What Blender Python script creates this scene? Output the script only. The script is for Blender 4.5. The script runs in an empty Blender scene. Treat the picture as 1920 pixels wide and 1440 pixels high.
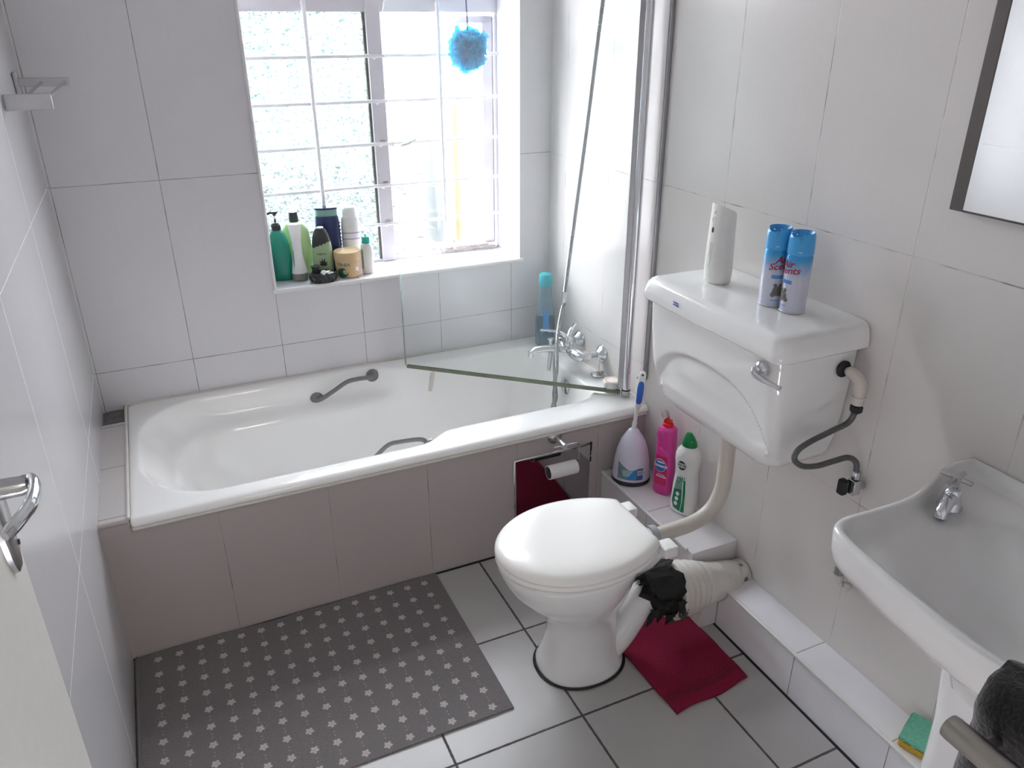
import bpy, bmesh, math, random
from mathutils import Vector, Matrix, Euler
random.seed(7)
C = bpy.context.scene.collection
SC = bpy.context.scene
PI = math.pi
sin, cos = math.sin, math.cos

# ------------------------------------------------------------------ camera
cam = bpy.data.cameras.new('camera')
cam.sensor_fit = 'HORIZONTAL'; cam.sensor_width = 36.0
cam.lens = 36.0 * 1459.69 / 1920.0
cam.clip_start = 0.05
camo = bpy.data.objects.new('camera', cam); C.objects.link(camo)
camo.location = (-1.4859, -2.8688, 1.7192)
camo.rotation_euler = Euler((1.1389, 0.0035, -0.4307), 'XYZ')
SC.camera = camo

# ------------------------------------------------------------------ sky, sun, lamps, exposure
w = bpy.data.worlds.new('sky'); SC.world = w; w.use_nodes = True
bg = w.node_tree.nodes['Background']
bg.inputs['Color'].default_value = (0.97, 0.925, 1.0, 1)
bg.inputs['Strength'].default_value = 20.5
sun = bpy.data.lights.new('sun', 'SUN'); sun.energy = 8.0; sun.angle = 0.02
sun.color = (1.0, 0.96, 0.9)
suno = bpy.data.objects.new('sun', sun); C.objects.link(suno)
suno.rotation_euler = Vector((0.75, -0.35, 1.1)).to_track_quat('Z', 'Y').to_euler()
por = bpy.data.lights.new('window_daylight_portal', 'AREA')
por.shape = 'RECTANGLE'; por.size = 1.0; por.size_y = 1.32
por.cycles.is_portal = True
poro = bpy.data.objects.new('window_daylight_portal', por); C.objects.link(poro)
poro.location = (-0.632, 0.29, 1.49); poro.rotation_euler = (-PI/2, 0, 0)
HALL_FILL = 8.0
ROOM_LAMP = 0.0
SC.view_settings.view_transform = 'Standard'
SC.view_settings.look = 'None'
SC.view_settings.gamma = 1.0
SC.view_settings.exposure = 0.86
try: SC.view_settings.use_curve_mapping = False
except Exception: pass
SC.cycles.max_bounces = 10
SC.cycles.diffuse_bounces = 6
SC.cycles.glossy_bounces = 5
SC.cycles.transmission_bounces = 6
SC.cycles.transparent_max_bounces = 12
SC.cycles.sample_clamp_indirect = 6.0
SC.cycles.caustics_reflective = False
SC.cycles.caustics_refractive = False

# ------------------------------------------------------------------ materials
def sock(b, *names):
    for n in names:
        if n in b.inputs: return b.inputs[n]
def rgb(c): return (c[0], c[1], c[2], 1)
def nodes(m):
    m.use_nodes = True
    return m.node_tree.nodes, m.node_tree.links, m.node_tree.nodes['Principled BSDF']
def mat(name, col, rough=0.5, metal=0.0, coat=0.0, trans=0.0, var=0.04, bump=0.0, scale=40.0, col2=None, ior=1.45, sheen=0.0, stretch=None, alpha=None):
    m = bpy.data.materials.new(name); N, L, b = nodes(m)
    b.inputs['Roughness'].default_value = rough
    b.inputs['Metallic'].default_value = metal
    b.inputs['IOR'].default_value = ior
    if coat: b.inputs['Coat Weight'].default_value = coat; b.inputs['Coat Roughness'].default_value = 0.06
    if trans: b.inputs['Transmission Weight'].default_value = trans
    if sheen: b.inputs['Sheen Weight'].default_value = sheen
    tc = N.new('ShaderNodeTexCoord')
    src = tc.outputs['Object']
    if stretch:
        mp = N.new('ShaderNodeMapping'); mp.inputs['Scale'].default_value = stretch
        L.new(src, mp.inputs['Vector']); src = mp.outputs['Vector']
    nz = N.new('ShaderNodeTexNoise'); nz.inputs['Scale'].default_value = scale; nz.inputs['Detail'].default_value = 4
    L.new(src, nz.inputs['Vector'])
    mx = N.new('ShaderNodeMix'); mx.data_type = 'RGBA'
    if col2 is None: col2 = tuple(max(0, c*(1-2*var)) for c in col); col = tuple(min(1, c*(1+var*0.5)) for c in col)
    mx.inputs['A'].default_value = rgb(col); mx.inputs['B'].default_value = rgb(col2)
    L.new(nz.outputs['Fac'], mx.inputs['Factor'])
    L.new(mx.outputs['Result'], b.inputs['Base Color'])
    if bump:
        bp = N.new('ShaderNodeBump'); bp.inputs['Strength'].default_value = bump; bp.inputs['Distance'].default_value = 0.002
        L.new(nz.outputs['Fac'], bp.inputs['Height']); L.new(bp.outputs['Normal'], b.inputs['Normal'])
    return m

class G:   # tiny node-math helper
    def __init__(s, m): s.N = m.node_tree.nodes; s.L = m.node_tree.links
    def put(s, sk, v):
        if isinstance(v, (int, float)): sk.default_value = v
        else: s.L.new(v, sk)
    def m(s, op, a, b=None, c=None, clamp=False):
        n = s.N.new('ShaderNodeMath'); n.operation = op; n.use_clamp = clamp
        s.put(n.inputs[0], a)
        if b is not None: s.put(n.inputs[1], b)
        if c is not None: s.put(n.inputs[2], c)
        return n.outputs[0]
    def ramp(s, v, a, b, lo=0.0, hi=1.0):
        n = s.N.new('ShaderNodeMapRange'); n.interpolation_type = 'SMOOTHSTEP'
        s.put(n.inputs[0], v); n.inputs[1].default_value = a; n.inputs[2].default_value = b
        n.inputs[3].default_value = lo; n.inputs[4].default_value = hi
        return n.outputs[0]
    def mix(s, f, a, b):
        n = s.N.new('ShaderNodeMix'); n.data_type = 'RGBA'
        s.put(n.inputs['Factor'], f)
        for k, v in (('A', a), ('B', b)):
            if isinstance(v, tuple): n.inputs[k].default_value = rgb(v)
            else: s.L.new(v, n.inputs[k])
        return n.outputs['Result']
    def noise(s, vec, scale, detail=3, out='Fac'):
        n = s.N.new('ShaderNodeTexNoise'); n.inputs['Scale'].default_value = scale; n.inputs['Detail'].default_value = detail
        if vec is not None: s.L.new(vec, n.inputs['Vector'])
        return n.outputs[out]

def tile_mat(name, u, u0, uw, v, v0, vw, col, grout, gw=0.0016, rough=0.22, dirt=0.0, linen=True, tilevar=0.03, blotch=0.04, spec=0.5, grout2=None):
    m = bpy.data.materials.new(name); N, L, b = nodes(m); g = G(m)
    geo = N.new('ShaderNodeNewGeometry'); sep = N.new('ShaderNodeSeparateXYZ'); L.new(geo.outputs['Position'], sep.inputs[0])
    ax = {'x': sep.outputs[0], 'y': sep.outputs[1], 'z': sep.outputs[2]}
    dist = []; ids = []
    for a, o, s_ in ((u, u0, uw), (v, v0, vw)):
        if a is None: continue
        t = g.m('DIVIDE', g.m('SUBTRACT', ax[a], o), s_)
        r = g.m('ROUND', t); d = g.m('MULTIPLY', g.m('ABSOLUTE', g.m('SUBTRACT', t, r)), s_)
        dist.append(d); ids.append(g.m('FLOOR', t))
    d = dist[0] if len(dist) == 1 else g.m('MINIMUM', dist[0], dist[1])
    wob = g.m('MULTIPLY', g.m('SUBTRACT', g.noise(geo.outputs['Position'], 60), 0.5), gw*0.8)
    d = g.m('ADD', d, wob)
    gm = g.ramp(d, gw*0.75, gw*1.25, 1.0, 0.0)
    # per-tile tone
    wn = N.new('ShaderNodeTexWhiteNoise'); cb = N.new('ShaderNodeCombineXYZ')
    L.new(ids[0], cb.inputs[0])
    if len(ids) > 1: L.new(ids[1], cb.inputs[1])
    L.new(cb.outputs[0], wn.inputs['Vector'])
    base = g.mix(g.noise(geo.outputs['Position'], 7, 4), tuple(c*(1+blotch*0.3) for c in col), tuple(c*(1-blotch) for c in col))
    base = g.mix(g.m('MULTIPLY', wn.outputs['Value'], tilevar*6), base, tuple(c*0.86 for c in col))
    hgt = g.m('MULTIPLY', gm, -1.0)
    if linen:
        mp = N.new('ShaderNodeMapping'); L.new(geo.outputs['Position'], mp.inputs['Vector'])
        mp.inputs['Scale'].default_value = (330, 330, 5)
        ln = g.noise(mp.outputs['Vector'], 1.0, 2)
        base = g.mix(g.ramp(ln, 0.35, 0.75), base, tuple(c*0.965 for c in col))
        hgt = g.m('ADD', hgt, g.m('MULTIPLY', ln, 0.10))
    gcol = g.mix(g.ramp(g.noise(geo.outputs['Position'], 11, 5), 0.5-0.3*dirt, 0.75), grout, grout2 or tuple(c*0.35 for c in grout))
    L.new(g.mix(gm, base, gcol), b.inputs['Base Color'])
    L.new(g.ramp(gm, 0, 1, rough, 0.8), b.inputs['Roughness'])
    bp = N.new('ShaderNodeBump'); bp.inputs['Strength'].default_value = 0.5; bp.inputs['Distance'].default_value = 0.0012
    L.new(hgt, bp.inputs['Height']); L.new(bp.outputs['Normal'], b.inputs['Normal'])
    return m

TW, JZ, JH = 0.3193, 1.2573, 0.6412
WT = (0.71, 0.69, 0.715)
M = {}
M['tile_back'] = tile_mat('tile_back', 'x', -0.1759, TW, 'z', JZ, JH, WT, (0.50, 0.48, 0.46), gw=0.0013, dirt=0.7, rough=0.3)
M['tile_right'] = tile_mat('tile_right', 'y', -0.1307, TW, 'z', JZ, JH, (0.715, 0.68, 0.66), (0.62, 0.59, 0.55), gw=0.0015, dirt=0.2, rough=0.2)
M['tile_left'] = tile_mat('tile_left', 'y', -0.54, 0.64, 'z', JZ, JH, (0.59, 0.58, 0.59), (0.76, 0.76, 0.76), gw=0.0012, dirt=0.0, rough=0.2, grout2=(0.6, 0.6, 0.6))
M['tile_near'] = tile_mat('tile_near', 'x', -0.1759, TW, 'z', JZ, JH, WT, (0.62, 0.59, 0.55), dirt=0.2, rough=0.25)
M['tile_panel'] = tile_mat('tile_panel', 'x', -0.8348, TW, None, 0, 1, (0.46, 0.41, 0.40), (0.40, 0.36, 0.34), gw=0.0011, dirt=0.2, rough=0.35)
M['tile_ledge'] = tile_mat('tile_ledge', 'y', -0.458, 0.30, None, 0, 1, (0.60, 0.57, 0.56), (0.22, 0.2, 0.19), gw=0.0015, dirt=0.3, rough=0.35)
M['tile_step'] = tile_mat('tile_step', 'y', -1.3932, TW, None, 0, 1, (0.90, 0.89, 0.93), (0.42, 0.36, 0.31), gw=0.0016, dirt=0.2, rough=0.25)
M['tile_block'] = tile_mat('tile_block', 'y', -1.0745, TW, None, 0, 1, (0.80, 0.77, 0.78), (0.42, 0.36, 0.31), gw=0.0018, dirt=0.3, rough=0.25)
M['tile_floor'] = tile_mat('tile_floor', 'x', -0.6654, 0.3706, 'y', -1.1615, 0.3706, (0.45, 0.435, 0.43), (0.07, 0.065, 0.062), gw=0.0034, rough=0.30, linen=False, blotch=0.12, dirt=0.0, grout2=(0.12, 0.11, 0.10))
M['ceil'] = mat('ceiling_paint', (0.8, 0.8, 0.78), 0.8)
M['paint'] = mat('white_paint', (0.78, 0.77, 0.73), 0.45)
M['door'] = mat('cream_door_paint', (0.70, 0.69, 0.65), 0.35)
M['white_trim'] = mat('white_plastic_trim', (0.80, 0.79, 0.78), 0.3)
M['frame'] = mat('window_frame_paint', (0.72, 0.69, 0.73), 0.4, var=0.06, scale=18)
M['bars'] = mat('bar_paint', (0.86, 0.83, 0.85), 0.4, var=0.08, scale=30)
M['acrylic'] = mat('tub_enamel', (0.93, 0.92, 0.905), 0.16, coat=0.5, var=0.015, scale=3)
M['ceramic'] = mat('white_ceramic', (0.88, 0.87, 0.86), 0.12, coat=0.6, var=0.012, scale=4)
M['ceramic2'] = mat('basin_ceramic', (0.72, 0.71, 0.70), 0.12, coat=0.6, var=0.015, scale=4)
M['seat'] = mat('cream_seat_plastic', (0.92, 0.895, 0.86), 0.22, coat=0.3, var=0.01, scale=4)
M['hinge'] = mat('hinge_plastic', (0.83, 0.82, 0.80), 0.35)
M['chrome'] = mat('chrome', (0.74, 0.75, 0.78), 0.09, metal=1.0, var=0.03, scale=25)
M['dullchrome'] = mat('dull_chrome', (0.58, 0.58, 0.60), 0.24, metal=1.0, var=0.08, scale=35)
M['hosemetal'] = mat('ribbed_hose_metal', (0.36, 0.36, 0.37), 0.3, metal=0.9, var=0.1)
M['steel'] = mat('brushed_steel', (0.36, 0.34, 0.32), 0.34, metal=1.0, var=0.1, scale=60, stretch=(1, 0.05, 1))
M['alu'] = mat('aluminium', (0.50, 0.50, 0.53), 0.3, metal=1.0, var=0.08)
M['grip'] = mat('grey_grip_paint', (0.22, 0.21, 0.22), 0.38, metal=0.3, var=0.08)
M['black'] = mat('black_rubber', (0.012, 0.012, 0.013), 0.5, var=0.2, bump=0.3)
M['putty'] = mat('black_torn_putty', (0.010, 0.009, 0.009), 0.65, var=0.3, bump=1.0, scale=90)
M['olive'] = mat('olive_sealant', (0.10, 0.09, 0.065), 0.35, var=0.2, bump=0.4)
M['wrap'] = mat('pipe_wrap', (0.82, 0.80, 0.77), 0.35, col2=(0.50, 0.45, 0.39), scale=9, bump=0.4)
M['pvc'] = mat('aged_pvc', (0.66, 0.62, 0.57), 0.35, col2=(0.52, 0.46, 0.40), scale=8)
M['pipe_dirty'] = mat('painted_pipe', (0.74, 0.73, 0.70), 0.35, col2=(0.45, 0.42, 0.38), scale=14, bump=0.5)
M['cement'] = mat('bare_adhesive', (0.23, 0.225, 0.23), 0.9, col2=(0.12, 0.115, 0.12), scale=60, bump=1.0)
M['grime'] = mat('dark_grime', (0.10, 0.09, 0.085), 0.8, col2=(0.22, 0.19, 0.17), scale=60, bump=1.0)
M['sealant'] = mat('cream_sealant', (0.74, 0.71, 0.65), 0.5, var=0.08, scale=20)
M['braid'] = mat('braided_hose', (0.20, 0.20, 0.20), 0.45, metal=0.6, col2=(0.06, 0.06, 0.06), scale=260, bump=0.8)
M['fabric_black'] = mat('black_terry', (0.018, 0.017, 0.017), 0.95, var=0.4, bump=1.0, scale=220, sheen=0.3)
M['yellow'] = mat('yellow_sponge', (0.62, 0.40, 0.05), 0.9, var=0.15, bump=1.0, scale=160)
M['scourer'] = mat('green_scourer', (0.20, 0.58, 0.42), 0.95, var=0.25, bump=1.0, scale=160)
M['card'] = mat('toilet_tissue', (0.80, 0.78, 0.77), 0.85, var=0.04, bump=0.3)
M['card_in'] = mat('cardboard', (0.10, 0.095, 0.09), 0.9)
M['white'] = mat('white_plastic', (0.82, 0.81, 0.80), 0.32, coat=0.2)
M['offwhite'] = mat('offwhite_plastic', (0.80, 0.79, 0.75), 0.35)
M['lilac'] = mat('lilac_white_plastic', (0.70, 0.68, 0.80), 0.35)
M['blue'] = mat('blue_rubber', (0.035, 0.12, 0.50), 0.45)
M['navy'] = mat('navy_plastic', (0.010, 0.022, 0.10), 0.3, coat=0.2)
M['teal'] = mat('teal_green_plastic', (0.012, 0.25, 0.18), 0.28, coat=0.2)
M['tealcap'] = mat('teal_cap', (0.02, 0.42, 0.34), 0.35)
M['aqua'] = mat('turquoise_cap', (0.01, 0.42, 0.50), 0.35)
M['lime'] = mat('pale_lime_plastic', (0.50, 0.68, 0.32), 0.35)
M['sage'] = mat('sage_plastic', (0.34, 0.46, 0.27), 0.35)
M['charcoal'] = mat('charcoal_plastic', (0.03, 0.03, 0.032), 0.3)
M['greybase'] = mat('grey_plastic', (0.24, 0.24, 0.22), 0.4)
M['gold'] = mat('tan_gold_plastic', (0.60, 0.43, 0.25), 0.35)
M['darkgreen'] = mat('dark_green_ink', (0.01, 0.10, 0.06), 0.4)
M['pink'] = mat('magenta_plastic', (0.70, 0.055, 0.33), 0.3, coat=0.2)
M['redpink'] = mat('crimson_label', (0.62, 0.02, 0.13), 0.35)
M['red'] = mat('red_plastic', (0.72, 0.01, 0.015), 0.3)
M['clearcap'] = mat('clear_pinkish_plastic', (0.85, 0.70, 0.75), 0.25, trans=0.6)
M['green'] = mat('green_plastic', (0.0, 0.20, 0.055), 0.32)
M['labelgreen'] = mat('green_label', (0.01, 0.20, 0.10), 0.4)
M['palegreen'] = mat('pale_green_label', (0.20, 0.36, 0.30), 0.4)
M['ink'] = mat('black_ink', (0.02, 0.02, 0.022), 0.5)
M['inkwhite'] = mat('white_ink', (0.85, 0.85, 0.85), 0.5)
M['inkred'] = mat('dark_red_ink', (0.35, 0.02, 0.04), 0.5)
M['inkblue'] = mat('blue_ink', (0.05, 0.13, 0.42), 0.5)
M['skyblue'] = mat('bright_blue_ink', (0.03, 0.25, 0.58), 0.45)
M['canblue'] = mat('blue_cap_plastic', (0.05, 0.34, 0.70), 0.3, coat=0.2)
M['midblue'] = mat('mid_blue_ink', (0.08, 0.26, 0.62), 0.4)
M['petink'] = mat('grey_brown_ink', (0.22, 0.21, 0.18), 0.5, col2=(0.07, 0.07, 0.07), scale=120)
M['greylabel'] = mat('slate_label', (0.10, 0.14, 0.17), 0.4, col2=(0.25, 0.38, 0.40), scale=50)
M['teallabel'] = mat('teal_label', (0.20, 0.42, 0.46), 0.4, col2=(0.45, 0.50, 0.52), scale=45)
M['orange'] = mat('orange_ring', (0.85, 0.42, 0.20), 0.4)
M['leaf'] = mat('leaf_green', (0.035, 0.10, 0.018), 0.5, col2=(0.008, 0.035, 0.010), scale=14)
M['leaf2'] = mat('hedge_green', (0.020, 0.040, 0.028), 0.6, col2=(0.008, 0.017, 0.014), scale=14)
M['ground'] = mat('yard_concrete', (0.40, 0.40, 0.39), 0.9, scale=5)
M['yardwall'] = mat('yard_wall_paint', (0.50, 0.50, 0.50), 0.9, scale=5)
M['post'] = mat('grey_post', (0.022, 0.026, 0.026), 0.7)
M['ochre'] = mat('ochre_post', (0.13, 0.08, 0.025), 0.7)
M['rust'] = mat('rusty_metal', (0.28, 0.20, 0.15), 0.7, col2=(0.55, 0.52, 0.52), scale=90, bump=0.8)
M['mirrorframe'] = mat('dark_bronze_frame', (0.12, 0.105, 0.10), 0.4, metal=0.4)
M['tape'] = mat('cream_tape', (0.72, 0.67, 0.60), 0.7)

def mirror_mat(name, tint=(0.92, 0.94, 0.93), rough=0.0):
    m = bpy.data.materials.new(name); N, L, b = nodes(m)
    b.inputs['Metallic'].default_value = 1.0; b.inputs['Roughness'].default_value = rough
    b.inputs['Base Color'].default_value = rgb(tint)
    g = G(m); tc = N.new('ShaderNodeTexCoord')
    L.new(g.mix(g.noise(tc.outputs['Object'], 8), tint, tuple(c*0.97 for c in tint)), b.inputs['Base Color'])
    return m
M['mirror'] = mirror_mat('mirror_glass')
M['mirror2'] = mirror_mat('dusty_mirror_tile', (0.42, 0.42, 0.42), 0.05)

def clear_glass(name, tint, gloss=0.08, haze=0.0, hazecol=(0.9, 0.95, 0.95)):
    m = bpy.data.materials.new(name); m.use_nodes = True; N = m.node_tree.nodes; L = m.node_tree.links
    N.remove(N['Principled BSDF']); out = N['Material Output']; g = G(m)
    tr = N.new('ShaderNodeBsdfTransparent'); tr.inputs['Color'].default_value = rgb(tint)
    gl = N.new('ShaderNodeBsdfGlossy'); gl.inputs['Roughness'].default_value = 0.02
    lw = N.new('ShaderNodeLayerWeight'); lw.inputs['Blend'].default_value = 0.12
    f = g.m('MULTIPLY_ADD', lw.outputs['Fresnel'], 0.7, gloss*0.2, clamp=True)
    mx = N.new('ShaderNodeMixShader'); L.new(f, mx.inputs[0]); L.new(tr.outputs[0], mx.inputs[1]); L.new(gl.outputs[0], mx.inputs[2])
    last = mx.outputs[0]
    if haze:
        df = N.new('ShaderNodeBsdfTranslucent'); df.inputs['Color'].default_value = rgb(hazecol)
        d2 = N.new('ShaderNodeBsdfDiffuse'); d2.inputs['Color'].default_value = rgb(hazecol)
        a = N.new('ShaderNodeMixShader'); a.inputs[0].default_value = 0.5; L.new(df.outputs[0], a.inputs[1]); L.new(d2.outputs[0], a.inputs[2])
        tc = N.new('ShaderNodeTexCoord'); nz = g.noise(tc.outputs['Object'], 3.0, 5)
        h = g.m('MULTIPLY', g.ramp(nz, 0.3, 0.8, 0.6, 1.4), haze)
        m3 = N.new('ShaderNodeMixShader'); L.new(h, m3.inputs[0]); L.new(last, m3.inputs[1]); L.new(a.outputs[0], m3.inputs[2]); last = m3.outputs[0]
    L.new(last, out.inputs['Surface'])
    return m
M['screen'] = clear_glass('shower_glass', (0.955, 0.97, 0.965), haze=0.05)
M['screen_edge'] = mat('glass_edge_green', (0.10, 0.13, 0.08), 0.3, col2=(0.22, 0.24, 0.16), scale=30)
M['screen_side'] = clear_glass('pale_glass_edge', (0.62, 0.70, 0.66), haze=0.25)
def obscure_glass(name):
    m = bpy.data.materials.new(name); m.use_nodes = True; N = m.node_tree.nodes; L = m.node_tree.links
    N.remove(N['Principled BSDF']); out = N['Material Output']; g = G(m)
    tc = N.new('ShaderNodeTexCoord')
    mp = N.new('ShaderNodeMapping'); mp.inputs['Scale'].default_value = (1, 1, 1.5); mp.inputs['Rotation'].default_value = (0, 0.3, 0)
    L.new(tc.outputs['Object'], mp.inputs['Vector'])
    wv = N.new('ShaderNodeTexVoronoi'); wv.feature = 'DISTANCE_TO_EDGE'; wv.inputs['Scale'].default_value = 62
    nz = g.noise(mp.outputs['Vector'], 45, 2, 'Color')
    ad = N.new('ShaderNodeMix'); ad.data_type = 'RGBA'; ad.inputs['Factor'].default_value = 0.04
    L.new(mp.outputs['Vector'], ad.inputs['A']); L.new(nz, ad.inputs['B']); L.new(ad.outputs['Result'], wv.inputs['Vector'])
    edge = g.ramp(wv.outputs['Distance'], 0.03, 0.20, 0.0, 1.0)
    tr = N.new('ShaderNodeBsdfTransparent'); L.new(g.mix(edge, (0.065, 0.13, 0.13), (0.86, 0.93, 0.91)), tr.inputs['Color'])
    tl = N.new('ShaderNodeBsdfTranslucent'); tl.inputs['Color'].default_value = (0.9, 0.95, 0.94, 1)
    gl = N.new('ShaderNodeBsdfGlossy'); gl.inputs['Roughness'].default_value = 0.1
    a = N.new('ShaderNodeMixShader'); a.inputs[0].default_value = 0.06; L.new(tr.outputs[0], a.inputs[1]); L.new(tl.outputs[0], a.inputs[2])
    b2 = N.new('ShaderNodeMixShader'); b2.inputs[0].default_value = 0.04; L.new(a.outputs[0], b2.inputs[1]); L.new(gl.outputs[0], b2.inputs[2])
    L.new(b2.outputs[0], out.inputs['Surface'])
    return m
M['obscure'] = obscure_glass('pebbled_window_glass')
M['pane'] = clear_glass('casement_glass', (0.93, 0.96, 0.955), haze=0.015)
def liquid(name, col, f):
    m = bpy.data.materials.new(name); m.use_nodes = True; N = m.node_tree.nodes; L = m.node_tree.links
    b = N['Principled BSDF']; out = N['Material Output']; g = G(m)
    tc = N.new('ShaderNodeTexCoord')
    L.new(g.mix(g.noise(tc.outputs['Object'], 20), col, tuple(c*0.8 for c in col)), b.inputs['Base Color'])
    b.inputs['Roughness'].default_value = 0.12
    tr = N.new('ShaderNodeBsdfTransparent'); tr.inputs['Color'].default_value = rgb(tuple(min(1, c*1.5+0.1) for c in col))
    mx = N.new('ShaderNodeMixShader'); mx.inputs[0].default_value = f
    L.new(b.outputs[0], mx.inputs[1]); L.new(tr.outputs[0], mx.inputs[2]); L.new(mx.outputs[0], out.inputs['Surface'])
    return m
M['bubble'] = liquid('blue_liquid_plastic', (0.03, 0.13, 0.20), 0.25)
M['bubbleclear'] = liquid('clear_bluish_plastic', (0.35, 0.50, 0.56), 0.55)
def mesh_mat(name):
    m = bpy.data.materials.new(name); m.use_nodes = True; N = m.node_tree.nodes; L = m.node_tree.links
    N.remove(N['Principled BSDF']); out = N['Material Output']; g = G(m); tc = N.new('ShaderNodeTexCoord')
    c = g.mix(g.noise(tc.outputs['Object'], 30), (0.02, 0.42, 0.66), (0.05, 0.55, 0.75))
    d = N.new('ShaderNodeBsdfDiffuse'); t = N.new('ShaderNodeBsdfTranslucent'); tr = N.new('ShaderNodeBsdfTransparent')
    L.new(c, d.inputs['Color']); L.new(c, t.inputs['Color']); tr.inputs['Color'].default_value = (0.25, 0.85, 0.95, 1)
    a = N.new('ShaderNodeMixShader'); a.inputs[0].default_value = 0.35; L.new(d.outputs[0], a.inputs[1]); L.new(t.outputs[0], a.inputs[2])
    b = N.new('ShaderNodeMixShader'); b.inputs[0].default_value = 0.42; L.new(a.outputs[0], b.inputs[1]); L.new(tr.outputs[0], b.inputs[2])
    L.new(b.outputs[0], out.inputs['Surface']); return m
M['mesh'] = mesh_mat('blue_nylon_mesh')
M['loofcore'] = mat('blue_nylon_core', (0.03, 0.20, 0.38), 0.7)

def terry_crimson():
    m = mat('crimson_terry', (0.33, 0.006, 0.055), 0.95, col2=(0.10, 0.001, 0.014), bump=1.0, scale=210, sheen=0.0)
    return m
M['crimson'] = terry_crimson()
M['crimson_band'] = mat('crimson_woven_band', (0.15, 0.003, 0.02), 0.8, var=0.2, bump=0.5, scale=300)

def floor_mat_material():
    m = bpy.data.materials.new('flowered_mat'); N, L, b = nodes(m); g = G(m)
    tc = N.new('ShaderNodeTexCoord'); sep = N.new('ShaderNodeSeparateXYZ'); L.new(tc.outputs['Object'], sep.inputs[0])
    def cell(s, off, wd):
        t = g.m('DIVIDE', g.m('SUBTRACT', s, off), wd)
        return g.m('MULTIPLY', g.m('SUBTRACT', t, g.m('ROUND', t)), wd)
    # object origin at world (-1.786,-0.785): flowers at x=-0.886-0.0595i, y=-0.825-0.065j
    ux = cell(sep.outputs[0], 0.900, 0.0595); uy = cell(sep.outputs[1], -0.040, 0.0645)
    def dist(a, b_): return g.m('SQRT', g.m('ADD', g.m('MULTIPLY', a, a), g.m('MULTIPLY', b_, b_)))
    r = dist(ux, uy); th = g.m('ARCTAN2', uy, ux)
    pr = g.m('MULTIPLY_ADD', g.m('ABSOLUTE', g.m('COSINE', g.m('MULTIPLY_ADD', th, 2.5, 0.8))), 0.0052, 0.0070)
    fl = g.ramp(g.m('SUBTRACT', r, pr), -0.0012, 0.0012, 1.0, 0.0)
    fl = g.m('MULTIPLY', fl, g.ramp(r, 0.0008, 0.0022, 0.55, 1.0))
    uy2 = cell(sep.outputs[1], -0.040+0.032, 0.0645)
    dots = g.ramp(dist(ux, cell(sep.outputs[1], -0.040+0.0255, 0.0645)), 0.0018, 0.0034, 0.32, 0.0)
    dots2 = g.ramp(dist(ux, cell(sep.outputs[1], -0.040+0.037, 0.0645)), 0.0018, 0.0034, 0.32, 0.0)
    pat = g.m('MAXIMUM', fl, g.m('MAXIMUM', dots, dots2))
    inside = g.m('MULTIPLY', g.m('GREATER_THAN', sep.outputs[0], 0.03), g.m('LESS_THAN', sep.outputs[0], 0.925))
    pat = g.m('MULTIPLY', pat, inside)
    fray = g.noise(tc.outputs['Object'], 380, 2)
    pat = g.m('MULTIPLY', pat, g.ramp(fray, 0.3, 0.6, 0.5, 1.0))
    big = g.noise(tc.outputs['Object'], 3.5, 3)
    base = g.mix(big, (0.19, 0.17, 0.17), (0.13, 0.12, 0.12))
    base = g.mix(g.ramp(fray, 0.35, 0.7), base, (0.11, 0.10, 0.10))
    L.new(g.mix(pat, base, (0.52, 0.46, 0.44)), b.inputs['Base Color'])
    b.inputs['Roughness'].default_value = 0.75
    b.inputs['Sheen Weight'].default_value = 0.25
    bp = N.new('ShaderNodeBump'); bp.inputs['Strength'].default_value = 0.6; bp.inputs['Distance'].default_value = 0.001
    L.new(fray, bp.inputs['Height']); L.new(bp.outputs['Normal'], b.inputs['Normal'])
    return m
M['mat'] = floor_mat_material()
def can_material():
    m = bpy.data.materials.new('printed_can'); N, L, b = nodes(m); g = G(m)
    tc = N.new('ShaderNodeTexCoord'); sep = N.new('ShaderNodeSeparateXYZ'); L.new(tc.outputs['Object'], sep.inputs[0])
    z = g.m('ADD', sep.outputs[2], g.m('MULTIPLY', g.m('SUBTRACT', g.noise(tc.outputs['Object'], 30, 3), 0.5), 0.03))
    f = g.ramp(z, 0.085, 0.150)
    L.new(g.mix(f, (0.62, 0.63, 0.74), (0.04, 0.30, 0.62)), b.inputs['Base Color'])
    b.inputs['Roughness'].default_value = 0.25; b.inputs['Metallic'].default_value = 0.25
    return m
M['can'] = can_material()

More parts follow.
